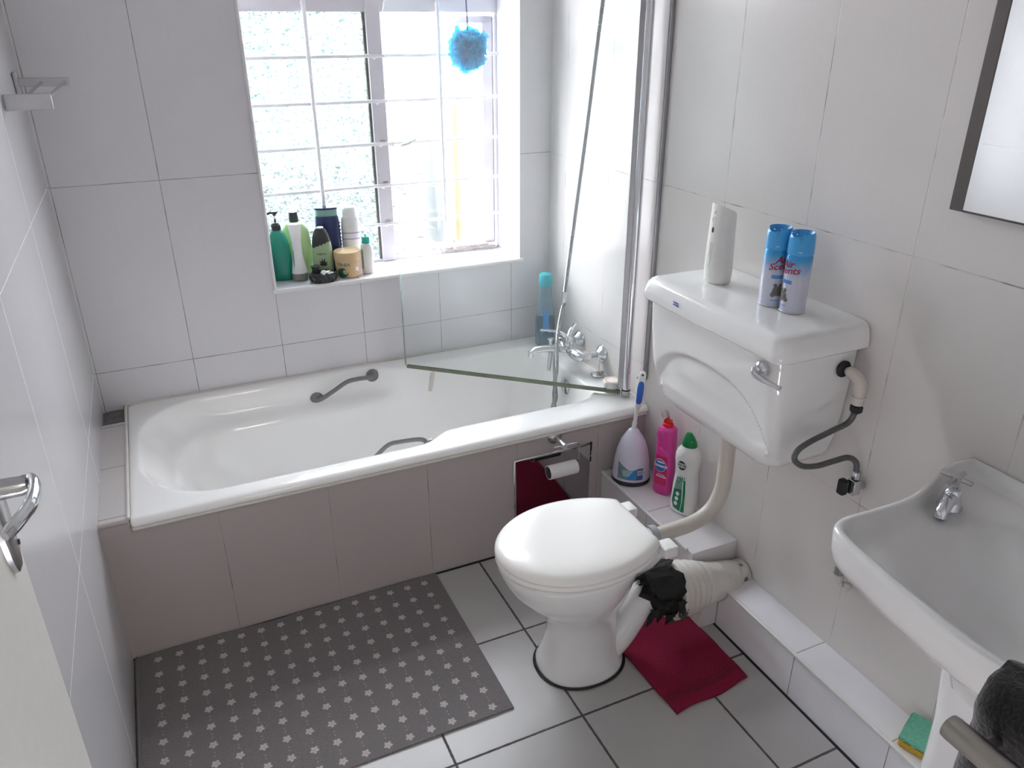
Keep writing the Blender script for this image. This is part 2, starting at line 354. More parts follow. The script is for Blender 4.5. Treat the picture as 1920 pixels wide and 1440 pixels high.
# ------------------------------------------------------------------ mesh helpers
class MB:
    def __init__(s): s.v = []; s.f = []
    def add(s, vs, fs):
        o = len(s.v); s.v += [tuple(v) for v in vs]; s.f += [tuple(i+o for i in f) for f in fs]
        return s
    def box(s, a, b):
        x0, y0, z0 = a; x1, y1, z1 = b
        vs = [(x0,y0,z0),(x1,y0,z0),(x1,y1,z0),(x0,y1,z0),(x0,y0,z1),(x1,y0,z1),(x1,y1,z1),(x0,y1,z1)]
        return s.add(vs, [(0,3,2,1),(4,5,6,7),(0,1,5,4),(1,2,6,5),(2,3,7,6),(3,0,4,7)])
    def loft(s, rings, cap0=True, cap1=True, closed=True):
        n = len(rings[0]); vs = [p for r in rings for p in r]; fs = []
        for i in range(len(rings)-1):
            for j in range(n if closed else n-1):
                k = (j+1) % n
                fs.append((i*n+j, i*n+k, (i+1)*n+k, (i+1)*n+j))
        if cap0: fs.append(tuple(reversed(range(n))))
        if cap1: fs.append(tuple((len(rings)-1)*n+j for j in range(n)))
        return s.add(vs, fs)
    def lathe(s, prof, n=32, c=(0,0,0), cap0=True, cap1=True, mtx=None):
        rings = []
        for r, z in prof:
            ring = [Vector((r*cos(2*PI*j/n), r*sin(2*PI*j/n), z)) for j in range(n)]
            if mtx is not None: ring = [mtx @ p for p in ring]
            rings.append([tuple(p + Vector(c)) for p in ring])
        return s.loft(rings, cap0, cap1)
    def tube(s, path, r, n=12, cap=True, flat=None):
        P = [Vector(p) for p in path]; m = len(P)
        R = list(r) if isinstance(r, (list, tuple)) else [r]*m
        if len(R) != m: R = [R[min(len(R)-1, round(i*(len(R)-1)/max(1, m-1)))] for i in range(m)]
        T = []
        for i in range(m):
            a = P[max(i-1, 0)]; b = P[min(i+1, m-1)]; T.append((b-a).normalized())
        up = Vector((0,0,1)) if abs(T[0].z) < 0.9 else Vector((0,1,0))
        nrm = (up - T[0]*up.dot(T[0])).normalized(); rings = []
        for i in range(m):
            nrm = (nrm - T[i]*nrm.dot(T[i])).normalized(); bi = T[i].cross(nrm)
            fa, fb = flat or (1, 1)
            rings.append([tuple(P[i] + nrm*(R[i]*fa*cos(2*PI*j/n)) + bi*(R[i]*fb*sin(2*PI*j/n))) for j in range(n)])
        return s.loft(rings, cap, cap)
    def ball(s, c, r, n=16, k=10, sc=(1,1,1)):
        prof = [(max(1e-4, sin(PI*i/k)), -cos(PI*i/k)) for i in range(k+1)]
        rings = [[(c[0]+r*sc[0]*pr*cos(2*PI*j/n), c[1]+r*sc[1]*pr*sin(2*PI*j/n), c[2]+r*sc[2]*pz) for j in range(n)] for pr, pz in prof]
        return s.loft(rings)
    def prism(s, poly, z0, z1):
        return s.loft([[(x, y, z0) for x, y in poly], [(x, y, z1) for x, y in poly]])

def spline(pts, k=8):   # Catmull-Rom
    P = [Vector(p) for p in pts]; out = []
    for i in range(len(P)-1):
        a = P[i-1] if i else P[0]*2-P[1]; b = P[i]; c = P[i+1]; d = P[i+2] if i+2 < len(P) else P[-1]*2-P[-2]
        for t in range(k):
            t /= k
            out.append(0.5*((2*b)+(c-a)*t+(2*a-5*b+4*c-d)*t*t+(3*b-a-3*c+d)*t**3))
    out.append(P[-1]); return out

def obj(name, mb, material, parent=None, bevel=0.0, seg=2, sub=0, angle=38, smooth=True, solid=0):
    me = bpy.data.meshes.new(name)
    me.from_pydata(mb.v, [], mb.f); me.update()
    bm = bmesh.new(); bm.from_mesh(me)
    bmesh.ops.recalc_face_normals(bm, faces=bm.faces)
    for f in bm.faces: f.smooth = smooth
    if smooth and not sub:
        for e in bm.edges:
            if len(e.link_faces) == 2:
                e.smooth = e.calc_face_angle(0) < math.radians(angle)
    bm.to_mesh(me); bm.free()
    me.materials.append(M[material] if isinstance(material, str) else material)
    o = bpy.data.objects.new(name, me); C.objects.link(o)
    if parent is not None: o.parent = parent
    if solid:
        md = o.modifiers.new('Solidify', 'SOLIDIFY'); md.thickness = solid; md.offset = 0
    if bevel:
        md = o.modifiers.new('Bevel', 'BEVEL'); md.width = bevel; md.segments = seg; md.limit_method = 'ANGLE'; md.angle_limit = math.radians(40)
        md.harden_normals = False
    if sub:
        md = o.modifiers.new('Subdivision', 'SUBSURF'); md.levels = sub; md.render_levels = sub
    return o

def thing(name, label, cat, loc=(0,0,0), rot=(0,0,0), group=None):
    o = bpy.data.objects.new(name, None); C.objects.link(o); o.empty_display_size = 0.05
    o.location = loc; o.rotation_euler = rot
    o['label'] = label; o['category'] = cat
    if group: o['group'] = group
    return o
def tag(o, label, cat, group=None, kind=None):
    o['label'] = label; o['category'] = cat
    if group: o['group'] = group
    if kind: o['kind'] = kind
    return o
def struct(name, mb, material, parent=None, bevel=0.0, label=None, **k):
    o = obj(name, mb, material, parent, bevel=bevel, **k)
    if parent is None: o['kind'] = 'structure'
    if label: o['label'] = label
    return o

def rrect(x0, x1, y0, y1, r, ns=8, nc=8, z=0.0):
    """rounded rectangle ring, constant vertex count; r = (x0y0, x1y0, x1y1, x0y1) or a number"""
    if not isinstance(r, (tuple, list)): r = (r,)*4
    pts = []
    cs = [((x0+r[0], y0+r[0]), r[0], PI), ((x1-r[1], y0+r[1]), r[1], 1.5*PI), ((x1-r[2], y1-r[2]), r[2], 0), ((x0+r[3], y1-r[3]), r[3], 0.5*PI)]
    for i, (c, rr, a0) in enumerate(cs):
        arc = [(c[0]+rr*cos(a0+0.5*PI*k/nc), c[1]+rr*sin(a0+0.5*PI*k/nc)) for k in range(nc+1)]
        pts += arc
        c2, r2, a2 = cs[(i+1) % 4]
        nx = (c2[0]+r2*cos(a2), c2[1]+r2*sin(a2)); la = arc[-1]
        for k in range(1, ns): t = k/ns; pts.append((la[0]+(nx[0]-la[0])*t, la[1]+(nx[1]-la[1])*t))
    return [(x, y, z) for x, y in pts]
def sstep(a, b, x):
    t = max(0.0, min(1.0, (x-a)/(b-a))); return t*t*(3-2*t)
def lerp(a, b, t): return a+(b-a)*t

class Body:
    """bottle-like solid: rows (z, rx, ry, n exponent, dx, dy); front faces local -Y"""
    def __init__(s, rows): s.rows = [tuple(r)+(2.0, 0.0, 0.0)[len(r)-3:] if len(r) < 6 else tuple(r) for r in rows]
    def at(s, z):
        R = s.rows
        if z <= R[0][0]: return R[0]
        for a, b in zip(R, R[1:]):
            if z <= b[0]:
                t = (z-a[0])/max(1e-9, b[0]-a[0]); return tuple(lerp(p, q, t) for p, q in zip(a, b))
        return R[-1]
    def ring(s, row, n=40):
        z, rx, ry, e, dx, dy = row; out = []
        for j in range(n):
            a = 2*PI*j/n; c_, s_ = cos(a), sin(a)
            out.append((dx+rx*math.copysign(abs(c_)**(2/e), c_), dy+ry*math.copysign(abs(s_)**(2/e), s_), z))
        return out
    def mb(s, z0=None, z1=None, k=1, off=0, n=40):
        R = []
        for a, b in zip(s.rows, s.rows[1:]):
            for i in range(k): R.append(tuple(lerp(p, q, i/k) for p, q in zip(a, b)))
        R.append(s.rows[-1])
        if z0 is not None:
            R = [s.at(z0)[:0]+(z0,)+s.at(z0)[1:]] + [r for r in R if z0 < r[0] < z1] + [(z1,)+s.at(z1)[1:]]
        R = [(r[0], r[1]+off, r[2]+off)+tuple(r[3:]) for r in R]
        m = MB(); m.loft([s.ring(r, n) for r in R]); return m
    def pt(s, u, z, off=0.0004, turn=0.0):
        _, rx, ry, e, dx, dy = s.at(z)
        if turn or abs(rx-ry) < 0.3*rx and e < 2.2:
            a = -PI/2 + turn + u/max(rx, 1e-4); return (dx+(rx+off)*cos(a), dy+(ry+off)*sin(a), z)
        x = (rx+off)*sin(max(-1.5, min(1.5, u/rx))); q = max(0.0, 1-abs(x/(rx+off))**e)
        return (dx+x, dy-(ry+off)*q**(1/e), z)
    def decal(s, outline, off=0.0005, turn=0.0, rings=6):
        cx = sum(p[0] for p in outline)/len(outline); cz = sum(p[1] for p in outline)/len(outline)
        R = []
        for k in range(rings+1):
            t = max(0.001, k/rings); R.append([s.pt(cx+(u-cx)*t, cz+(z-cz)*t, off, turn) for u, z in outline])
        m = MB(); m.loft(R, True, False); return m
def dens(poly, k=6):
    out = []
    for a, b in zip(poly, poly[1:]+poly[:1]):
        for i in range(k): out.append((lerp(a[0], b[0], i/k), lerp(a[1], b[1], i/k)))
    return out
def rect(u0, u1, z0, z1, k=6): return dens([(u0, z0), (u1, z0), (u1, z1), (u0, z1)], k)
def ell(cu, cz, a, b, n=28, rot=0): return [(cu+a*cos(2*PI*i/n)*cos(rot)-b*sin(2*PI*i/n)*sin(rot), cz+a*cos(2*PI*i/n)*sin(rot)+b*sin(2*PI*i/n)*cos(rot)) for i in range(n)]

def text_verts(txt, size, bold=0.0, shear=0.0, xs=1.0):
    cu = bpy.data.curves.new('lettering_src', 'FONT'); cu.body = txt; cu.size = size; cu.align_x = 'CENTER'; cu.align_y = 'CENTER'
    cu.offset = bold*size; cu.shear = shear; cu.resolution_u = 3
    o = bpy.data.objects.new('lettering_src', cu); C.objects.link(o)
    dg = bpy.context.evaluated_depsgraph_get(); me = bpy.data.meshes.new_from_object(o.evaluated_get(dg))
    vs = [(v.co.x*xs, v.co.y) for v in me.vertices]; fs = [tuple(p.vertices) for p in me.polygons]
    bpy.data.objects.remove(o); bpy.data.curves.remove(cu); bpy.data.meshes.remove(me)
    return vs, fs
def text_on(body, txt, size, cu, cz, material, parent, off=0.0009, turn=0.0, bold=0.02, shear=0.0, rot=0.0, xs=1.0):
    vs, fs = text_verts(txt, size, bold, shear, xs)
    m = MB(); m.add([body.pt(cu+x*cos(rot)-y*sin(rot), cz+x*sin(rot)+y*cos(rot), off, turn) for x, y in vs], fs)
    return obj('lettering', m, material, parent, smooth=False)

# ------------------------------------------------------------------ the room
L_ = -1.781
WX0, WX1, WZ0, WZ1, WD = -1.131, -0.136, 0.833, 2.16, 0.27
CEIL, YN = 2.45, -2.70
m = MB()
m.box((L_-0.12, 0, -0.02), (WX0, WD, CEIL)); m.box((WX1, 0, -0.02), (0.12, WD, CEIL))
m.box((WX0, 0, -0.02), (WX1, WD, WZ0)); m.box((WX0, 0, WZ1), (WX1, WD, CEIL))
struct('wall_back', m, 'tile_back')
struct('wall_right', MB().box((0, YN-0.12, -0.02), (0.12, 0, CEIL)), 'tile_right')
struct('wall_left', MB().box((L_-0.12, YN, -0.02), (L_, 0, CEIL)), 'tile_left')
m = MB(); m.box((-0.97, YN-0.12, -0.02), (0, YN, CEIL)); m.box((L_-0.12, YN-0.12, -0.02), (-1.74, YN, CEIL)); m.box((-1.74, YN-0.12, 2.05), (-0.97, YN, CEIL))
struct('wall_front', m, 'tile_near')
struct('floor', MB().box((L_, YN, -0.02), (0, 0, 0)), 'tile_floor')
struct('ceiling', MB().box((L_-0.12, YN-0.12, CEIL), (0.12, WD, CEIL+0.1)), 'ceil')
# hallway behind the camera
m = MB(); m.box((L_-0.9, -4.3, -0.02), (0.8, YN-0.12, 0)); struct('floor_hall', m, 'tile_floor')
m = MB()
m.box((L_-1.0, -4.4, -0.02), (0.9, -4.3, CEIL)); m.box((L_-1.0, -4.3, -0.02), (L_-0.9, YN-0.12, CEIL)); m.box((0.8, -4.3, -0.02), (0.9, YN-0.12, CEIL))
m.box((L_-0.9, YN-0.12, -0.02), (L_-0.12, YN-0.10, CEIL)); m.box((0.12, YN-0.12, -0.02), (0.8, YN-0.10, CEIL))
struct('wall_hall', m, 'paint')
struct('ceiling_hall', MB().box((L_-1.0, -4.4, CEIL), (0.9, YN-0.12, CEIL+0.1)), 'ceil')
lamp = thing('hall_fill_lamp', 'round white fill lamp added out of view on the hallway ceiling', 'lamp', (-1.0, -3.55, CEIL))  # unseen lamp, added as fill light from the doorway side
obj('fill_lamp_base', MB().lathe([(0.09, 0), (0.10, -0.02), (0.08, -0.03)], 32), 'white', lamp)
ml = bpy.data.materials.new('fill_lamp_glow'); N_, L2, b_ = nodes(ml)
b_.inputs['Base Color'].default_value = (0.9, 0.9, 0.85, 1); b_.inputs['Emission Color'].default_value = (1, 0.95, 0.88, 1); b_.inputs['Emission Strength'].default_value = 2.0
obj('fill_lamp_shade', MB().lathe([(0.001, -0.11), (0.06, -0.105), (0.11, -0.08), (0.13, -0.045), (0.12, -0.02)], 32), ml, lamp)
al = bpy.data.lights.new('hall_fill_light', 'AREA'); al.shape = 'DISK'; al.size = 0.5; al.energy = HALL_FILL; al.color = (1.0, 0.95, 0.90)
alo = bpy.data.objects.new('hall_fill_light', al); C.objects.link(alo); alo.location = (-1.0, -3.55, CEIL-0.13)

# window tile trims
m = MB(); m.tube([(WX0-0.012, -0.004, WZ0-0.004), (WX1+0.014, -0.004, WZ0-0.004)], 0.009, 10)
m.tube([(WX0-0.002, -0.003, WZ0-0.004), (WX0-0.002, -0.003, WZ1)], 0.006, 10)
struct('trim_1', m, 'white_trim')
# window
win = thing('window_1', 'steel framed window with obscure fixed pane and open casement', 'window'); win['kind'] = 'structure'
FY = 0.225
m = MB()
m.box((WX0, FY-0.012, WZ0), (WX0+0.03, FY+0.02, WZ1)); m.box((WX1-0.012, FY-0.012, WZ0), (WX1, FY+0.02, WZ1))
m.box((WX0, FY-0.012, WZ0), (WX1, FY+0.02, WZ0+0.010)); m.box((WX0, FY-0.012, WZ1-0.03), (WX1, FY+0.02, WZ1))
m.box((WX0, FY-0.014, 1.765), (WX1, FY+0.02, 1.86))
obj('window_frame', m, 'frame', win, bevel=0.002)
obj('mullion', MB().box((-0.662, FY-0.020, WZ0), (-0.606, FY+0.02, WZ1)), 'frame', win, bevel=0.003)
m = MB(); m.box((-0.672, FY-0.010, WZ0+0.01), (-0.662, FY+0.01, 1.765)); obj('putty_line', m, 'grime', win)
obj('fixed_pane', MB().box((WX0+0.02, FY+0.002, WZ0+0.006), (-0.655, FY+0.006, 1.775)), 'obscure', win)
m = MB(); m.box((WX0+0.02, FY+0.002, 1.85), (-0.655, FY+0.006, WZ1-0.02)); m.box((-0.61, FY+0.002, 1.85), (WX1-0.01, FY+0.006, WZ1-0.02))
obj('fanlight_pane', m, 'pane', win)
# casement hinged at the right jamb, opened outwards
cs = bpy.data.objects.new('casement', None)
cw = 0.452
m = MB(); m.box((-cw, -0.010, 0.0), (-cw+0.014, 0.014, 0.90)); m.box((-0.040, -0.010, 0.0), (0, 0.014, 0.90)); m.box((-cw, -0.010, 0.0), (0, 0.014, 0.012)); m.box((-cw, -0.010, 0.875), (0, 0.014, 0.90))
cs = obj('casement', m, 'frame', win, bevel=0.002)
cs.location = (WX1-0.014, FY+0.012, 0.853); cs.rotation_euler = (0, 0, -math.radians(9))
obj('pane', MB().box((-cw+0.012, 0.001, 0.01), (-0.035, 0.005, 0.88)), 'pane', cs)
# rusty casement stay with peg on the bottom frame
m = MB(); m.box((-0.40, FY-0.030, WZ0+0.012), (-0.16, FY-0.012, WZ0+0.020)); m.box((-0.40, FY-0.026, WZ0+0.022), (-0.19, FY-0.018, WZ0+0.028))
for i in range(26): m.ball((random.uniform(-0.42, -0.17), FY-0.02, WZ0+random.uniform(0.008, 0.024)), random.uniform(0.003, 0.008), 8, 5, (1.6, 1, 0.8))
obj('casement_stay', m, 'rust', win)
m = MB(); m.lathe([(0.008, 0), (0.008, 0.012), (0.004, 0.016), (0.006, 0.026), (0.001, 0.045)], 12, (-0.352, FY-0.03, WZ0+0.024)); obj('stay_peg', m, 'dullchrome', win)
m = MB(); m.tube([(-0.60, FY-0.02, 1.295), (-0.585, FY-0.035, 1.292)], 0.005, 8); m.tube(spline([(-0.565, FY-0.04, 1.292), (-0.535, FY-0.045, 1.300), (-0.50, FY-0.04, 1.312)]), 0.006, 8, flat=(1, 0.6))
obj('casement_handle', m, 'dullchrome', win)
BY = 0.195
for x, zb in ((-0.884, WZ0+0.004), (-0.386, 0.90)):
    m = MB(); m.tube(spline([(x, BY+0.02, 1.795), (x, BY+0.004, 1.785), (x, BY, 1.76), (x, BY, 1.3), (x, BY, zb)], 6), 0.0082, 8, flat=(1, 1))
    obj('security_bar', m, 'bars', win)
for z in (1.617, 1.458, 1.301, 1.141, 0.987):
    m = MB(); m.tube([(WX0, BY+0.008, z), (WX1, BY+0.008, z)], 0.0068, 8); m.box((-0.65, BY+0.004, z-0.006), (-0.612, FY-0.012, z+0.006))
    m.ball((-0.386, BY, z), 0.008, 8, 6); m.ball((-0.64, BY+0.01, z-0.004), 0.009, 8, 6)
    obj('security_bar', m, 'bars', win)
m = MB()
for z in (1.150, 0.996, 1.309): m.ball((-0.63, FY-0.02, z+0.004), 0.006, 8, 6, (2, 0.5, 0.7))
obj('rust_patch', m, 'rust', win)

# door, open against the left wall
door = thing('door_1', 'cream painted door standing open along the left wall', 'door', (-1.735, 0, 0)); door['kind'] = 'structure'
obj('door_leaf', MB().box((-0.038, -2.68, 0.01), (0, -1.79, 2.03)), 'door', door, bevel=0.002)
m = MB(); m.loft([[(0.0, y, z) for y, z in ell(-1.848, 1.175, .030, .105, 40)], [(0.006, y, z) for y, z in ell(-1.848, 1.175, .029, .104, 40)], [(0.010, y, z) for y, z in ell(-1.848, 1.175, .021, .095, 40)]]); obj('backplate', m, 'dullchrome', door)
m = MB(); m.tube([(0.006, -1.868, 1.205), (0.040, -1.870, 1.205), (0.046, -1.870, 1.205)], [.0135, .0125, .0100], 20); obj('lever_neck', m, 'dullchrome', door)
m = MB(); m.tube(spline([(0.040, -1.862, 1.207), (0.052, -1.868, 1.209), (0.057, -1.895, 1.209), (0.055, -1.930, 1.209), (0.046, -1.960, 1.208), (0.034, -1.985, 1.206)], 6), [.008, .010, .0115]+[.0115]*14+[.0105]*8+[.009, .007], 14, flat=(0.85, 0.60)); obj('lever_handle', m, 'chrome', door)
m = MB(); m.lathe([(0.0040, 0), (0.0040, 0.004)], 12, (0.007, -1.832, 1.105), mtx=Matrix.Rotation(PI/2, 3, 'Y')); obj('keyhole', m, 'black', door)

# bath front panel, tiled ledge, step and service block
BD = 0.7845
struct('trim_2', MB().box((L_, -BD, 0), (0, -BD+0.02, 0.4535)), 'tile_panel')
m = MB(); m.box((L_, -BD+0.002, 0.40), (-1.703, -0.135, 0.478)); 
struct('trim_3', m, 'tile_ledge')
m = MB(); m.tube([(L_, -BD-0.004, 0.476), (-1.706, -BD-0.004, 0.476)], 0.008, 10); m.box((L_, -BD-0.006, 0.435), (-1.706, -BD+0.004, 0.470))
struct('trim_4', m, 'tile_panel')
m = MB(); m.box((L_, -0.135, 0.40), (-1.703, 0, 0.462))
for k in range(15):
    y = -0.006-0.0088*k; m.tube(spline([(L_+0.002, y, 0.463), (L_+0.03, y-0.004*sin(k), 0.466), (L_+0.077, y+0.003, 0.465)], 5), 0.0030, 6)
m.box((L_, -0.137, 0.46), (L_+0.05, -0.132, 0.4785)); m.box((-1.712, -0.13, 0.45), (-1.703, 0, 0.480))
struct('trim_5', m, 'cement')
BE = -1.325
m = MB(); m.box((-0.173, BE, 0), (0, -BD, 0.243)); m.box((-0.168, -1.390, 0), (-0.1085, BE+0.001, 0.105)); struct('trim_6', m, 'tile_block', bevel=0.0015)
m = MB(); m.box((-0.178, -1.300, 0.236), (-0.168, -BD, 0.2465)); struct('trim_7', m, 'white_trim', bevel=0.003)
struct('baseboard_right', MB().box((-0.108, YN, 0), (0, -1.385, 0.154)), 'tile_step', bevel=0.0015)
m = MB(); m.box((-0.114, YN, 0.147), (-0.104, -1.395, 0.1575)); struct('trim_8', m, 'white_trim', bevel=0.003)
# grime where block, pipe and step meet
m = MB()
for i in range(60):
    t = random.random()
    m.ball((-0.002-random.random()*0.10, BE-random.uniform(0.0, 0.075), 0.148+random.uniform(0, 0.045)*(1-t)), random.uniform(0.006, 0.016), 7, 5, (1.2, 1, 0.6))
for i in range(70):
    x = -random.random()*0.11; near = 1 if x > -0.045 else 0
    m.ball((min(x, -.008), -1.384-random.uniform(-0.004, 0.006+0.022*near*random.random()), 0.1545+random.uniform(0, 0.006+0.045*near*random.random())), random.uniform(0.0025, 0.006+0.004*near), 7, 5, (1.2, 1, 0.6))
tag(obj('crumbling_mortar', m, 'grime'), 'patch of dark crumbling mortar where the waste pipe meets the wall', 'mortar', kind='stuff')

# dark sealed floor joint lines along panel and step
m = MB(); m.box((L_, -BD-0.006, 0), (-0.17, -BD, 0.0015)); m.box((-0.116, YN, 0), (-0.108, -1.385, 0.0015))
struct('trim_9', m, 'black')

# ------------------------------------------------------------------ bathtub
RZ = 0.482
tub = thing('bathtub', 'white enamelled bathtub with moulded armrests and two grab handles under the window', 'bathtub', (-0.85, -0.40, 0))
ox, oy = -0.85, -0.40
def shift(ring, dx=ox, dy=oy): return [(x-dx, y-dy, z) for x, y, z in ring]
def tubring(x0, x1, y0, y1, rl, rr_, z, ns=26, nc=12, narrow=0.0, yn0=None, yn1=None):
    ring = rrect(x0, x1, y0, y1, (rl, rr_, rr_, rl), ns, nc, z); out = []
    for x, y, z_ in ring:
        if narrow:
            f = sstep(-0.80, -0.735, x); my = 0.5*(y0+y1)
            s_ = (y-my)/(0.5*(y1-y0)); y = y - s_*narrow*f
        out.append((x, y, z_))
    return out
R = []
X0, X1, Y0, Y1 = -1.702, -0.001, -0.800, -0.001
R.append(tubring(X0+.004, X1, Y0+.012, Y1, .01, .004, .4525))
R.append(tubring(X0+.004, X1, Y0+.002, Y1, .01, .004, .455))
R.append(tubring(X0, X1, Y0, Y1, .012, .004, .463))
R.append(tubring(X0+.001, X1, Y0+.003, Y1, .014, .004, .472))
R.append(tubring(X0+.004, X1, Y0+.011, Y1, .016, .004, .479))
R.append(tubring(X0+.012, X1, Y0+.022, Y1, .02, .004, RZ))
R.append(tubring(-1.674, -0.112, -0.735, -0.034, .24, .10, RZ, narrow=.065))
R.append(tubring(-1.668, -0.117, -0.728, -0.040, .24, .10, .4795, narrow=.064))
R.append(tubring(-1.660, -0.121, -0.720, -0.048, .235, .10, .470, narrow=.060))
R.append(tubring(-1.640, -0.125, -0.712, -0.056, .23, .10, .440, narrow=.055))
R.append(tubring(-1.610, -0.130, -0.706, -0.062, .22, .10, .405, narrow=.052))
R.append(tubring(-1.592, -0.132, -0.694, -0.076, .22, .10, .388, narrow=.042))
R.append(tubring(-1.575, -0.135, -0.664, -0.108, .21, .10, .375, narrow=.012))
R.append(tubring(-1.560, -0.138, -0.650, -0.122, .21, .10, .355, narrow=.0))
R.append(tubring(-1.520, -0.150, -0.635, -0.137, .20, .10, .27))
R.append(tubring(-1.46, -0.170, -0.620, -0.152, .18, .10, .18))
R.append(tubring(-1.41, -0.200, -0.600, -0.172, .16, .09, .125))
R.append(tubring(-1.36, -0.285, -0.565, -0.207, .13, .08, .105))
R.append(tubring(-1.20, -0.42, -0.47, -0.30, .06, .05, .100))
m = MB(); m.loft([shift(r) for r in R], False, True)
obj('tub_shell', m, 'acrylic', tub, sub=1)
m = MB(); m.tube([(X0-ox+0.004, Y0-oy+0.008, .449), (X1-ox-0.003, Y0-oy+0.008, .449)], 0.006, 8); m.tube([(X0-ox-0.002, Y0-oy+0.02, .478), (X0-ox-0.002, Y1-oy-0.01, .480)], 0.005, 8); m.tube([(X0-ox, Y1-oy-.003, .483), (X1-ox-.003, Y1-oy-.003, .483)], 0.003, 8)
m.tube([(X1-ox-.003, Y0-oy+0.02, .483), (X1-ox-.003, Y1-oy-.003, .483)], 0.003, 8)
obj('sealant_bead', m, 'sealant', tub)
def grab(name, pts, ends, flip):
    P = [(x-ox, y-oy, z) for x, y, z in pts]
    m = MB(); m.tube(spline(P, 10), [0.0085]*(10*(len(P)-1)+1), 12, flat=(1.0, 0.75))
    for (x, y, z), a in ends:
        x -= ox; y -= oy
        mt = Matrix.Rotation(-flip*PI/2, 3, 'X')
        m.lathe([(0.026, -0.002), (0.027, 0.004), (0.021, 0.013), (0.008, 0.018), (0.001, 0.019)], 24, (x, y, z), mtx=mt)
    o = obj(name, m, 'grip', tub); o['label'] = 'grey painted grab handle'
    return o
grab('grab_handle', [(-1.046, -0.070, .400), (-1.030, -0.090, .405), (-0.985, -0.098, .430), (-0.925, -0.100, .462), (-0.88, -0.098, .466), (-0.835, -0.088, .460), (-0.812, -0.066, .455)],
     [((-1.040, -0.062, .398), 0), ((-0.812, -0.056, .452), 0)], -1)
grab('grab_handle', [(-1.040, -0.705, .412), (-1.02, -0.678, .415), (-0.975, -0.668, .435), (-0.925, -0.662, .467), (-0.88, -0.662, .470), (-0.815, -0.672, .468), (-0.795, -0.690, .455)],
     [((-1.035, -0.708, .405), 0), ((-0.79, -0.700, .450), 0)], 1)
m = MB(); mt = Matrix.Rotation(-PI/2, 3, 'Y')
m.lathe([(0.032, 0), (0.033, 0.004), (0.028, 0.008), (0.010, 0.010), (0.008, 0.006), (0.001, 0.006)], 28, (-0.1265-ox, -0.412-oy, .418), mtx=mt)
obj('overflow_plate', m, 'dullchrome', tub)
m = MB(); m.lathe([(0.034, 0.0), (0.034, 0.003), (0.024, 0.002), (0.020, -0.004), (0.001, -0.004)], 28, (-0.36-ox, -0.386-oy, .1045)); obj('plug_hole', m, 'dullchrome', tub)
m = MB(); m.tube(spline([(-0.575, -0.097, .452), (-0.580, -0.118, .435), (-0.588, -0.122, .400), (-0.598, -0.125, .368)], 5), 0.0015, 4, flat=(1, 5))
m.v = [(x-ox, y-oy, z) for x, y, z in m.v]; obj('peeling_tape', m, 'tape', tub)

# ------------------------------------------------------------------ shower screen
ss = thing('shower_screen', 'clear hinged glass shower screen on a chrome post at the tap end of the bath', 'shower screen', (-0.036, -0.700, RZ))
ang = math.atan2(0.58, -0.656)   # direction of the glass from the post
def sc_pt(a, z, off=0): return (a*cos(ang)-off*sin(ang), a*sin(ang)+off*cos(ang), z)
out = [(0.03, 0.022), (0.876, 0.022)]; rad = 0.13
top = 1.395
pl = [(0.012, 0.018), (0.874, 0.018)] + [(0.874-rad+rad*cos(t), top-rad+rad*sin(t)) for t in [PI/2*k/14 for k in range(15)]] + [(0.012, top)]
m = MB(); m.loft([[sc_pt(a, z, -0.003) for a, z in pl], [sc_pt(a, z, 0.003) for a, z in pl]])
obj('glass_panel', m, 'screen', ss, smooth=False)
m = MB(); m.tube([sc_pt(a, z) for a, z in pl[1:]], 0.0012, 4, flat=(1, 2.1)); obj('glass_edge', m, 'screen_side', ss)
m = MB()
for o_, h in ((-0.0045, 0.012), (0.0045, 0.012)):
    m.add([sc_pt(0.02, 0.020, o_-0.0012), sc_pt(0.868, 0.020, o_-0.0012), sc_pt(0.868, 0.020, o_+0.0012), sc_pt(0.02, 0.020, o_+0.0012), sc_pt(0.02, 0.020-h, o_-0.0012), sc_pt(0.868, 0.020-h, o_-0.0012), sc_pt(0.868, 0.020-h, o_+0.0012), sc_pt(0.02, 0.020-h, o_+0.0012)], [(0,1,2,3),(7,6,5,4),(0,4,5,1),(1,5,6,2),(2,6,7,3),(3,7,4,0)])
obj('bottom_seal', m, 'screen_edge', ss, smooth=False)
m = MB(); m.lathe([(0.0150, 0.020), (0.0150, 1.46)], 24); obj('post', m, 'chrome', ss)
m = MB(); m.lathe([(0.0165, 0.0), (0.0165, 0.018), (0.0158, 0.0185), (0.0158, 0.024)], 24); obj('post_foot', m, 'dullchrome', ss)
m = MB(); m.lathe([(0.0162, 0.0245), (0.0162, 0.029)], 24); obj('foot_ring', m, 'black', ss)
def along(a0, a1, o0, o1, z0, z1):
    vs = [sc_pt(a0, z0, o0), sc_pt(a1, z0, o0), sc_pt(a1, z0, o1), sc_pt(a0, z0, o1), sc_pt(a0, z1, o0), sc_pt(a1, z1, o0), sc_pt(a1, z1, o1), sc_pt(a0, z1, o1)]
    return vs, [(0,3,2,1),(4,5,6,7),(0,1,5,4),(1,2,6,5),(2,3,7,6),(3,0,4,7)]
m = MB(); m.add(*along(0.010, 0.030, -0.008, 0.008, 0.03, 1.46)); obj('glass_clamp', m, 'alu', ss, bevel=0.003)
m = MB(); m.box((0.022, -0.078, 0.09), (0.0355, -0.0735, 1.46)); m.box((0.022, -0.0705, 0.09), (0.0355, -0.066, 1.46)); m.box((0.028, -0.076, 0.09), (0.0355, -0.068, 1.46)); obj('wall_profile', m, 'alu', ss, bevel=0.002)
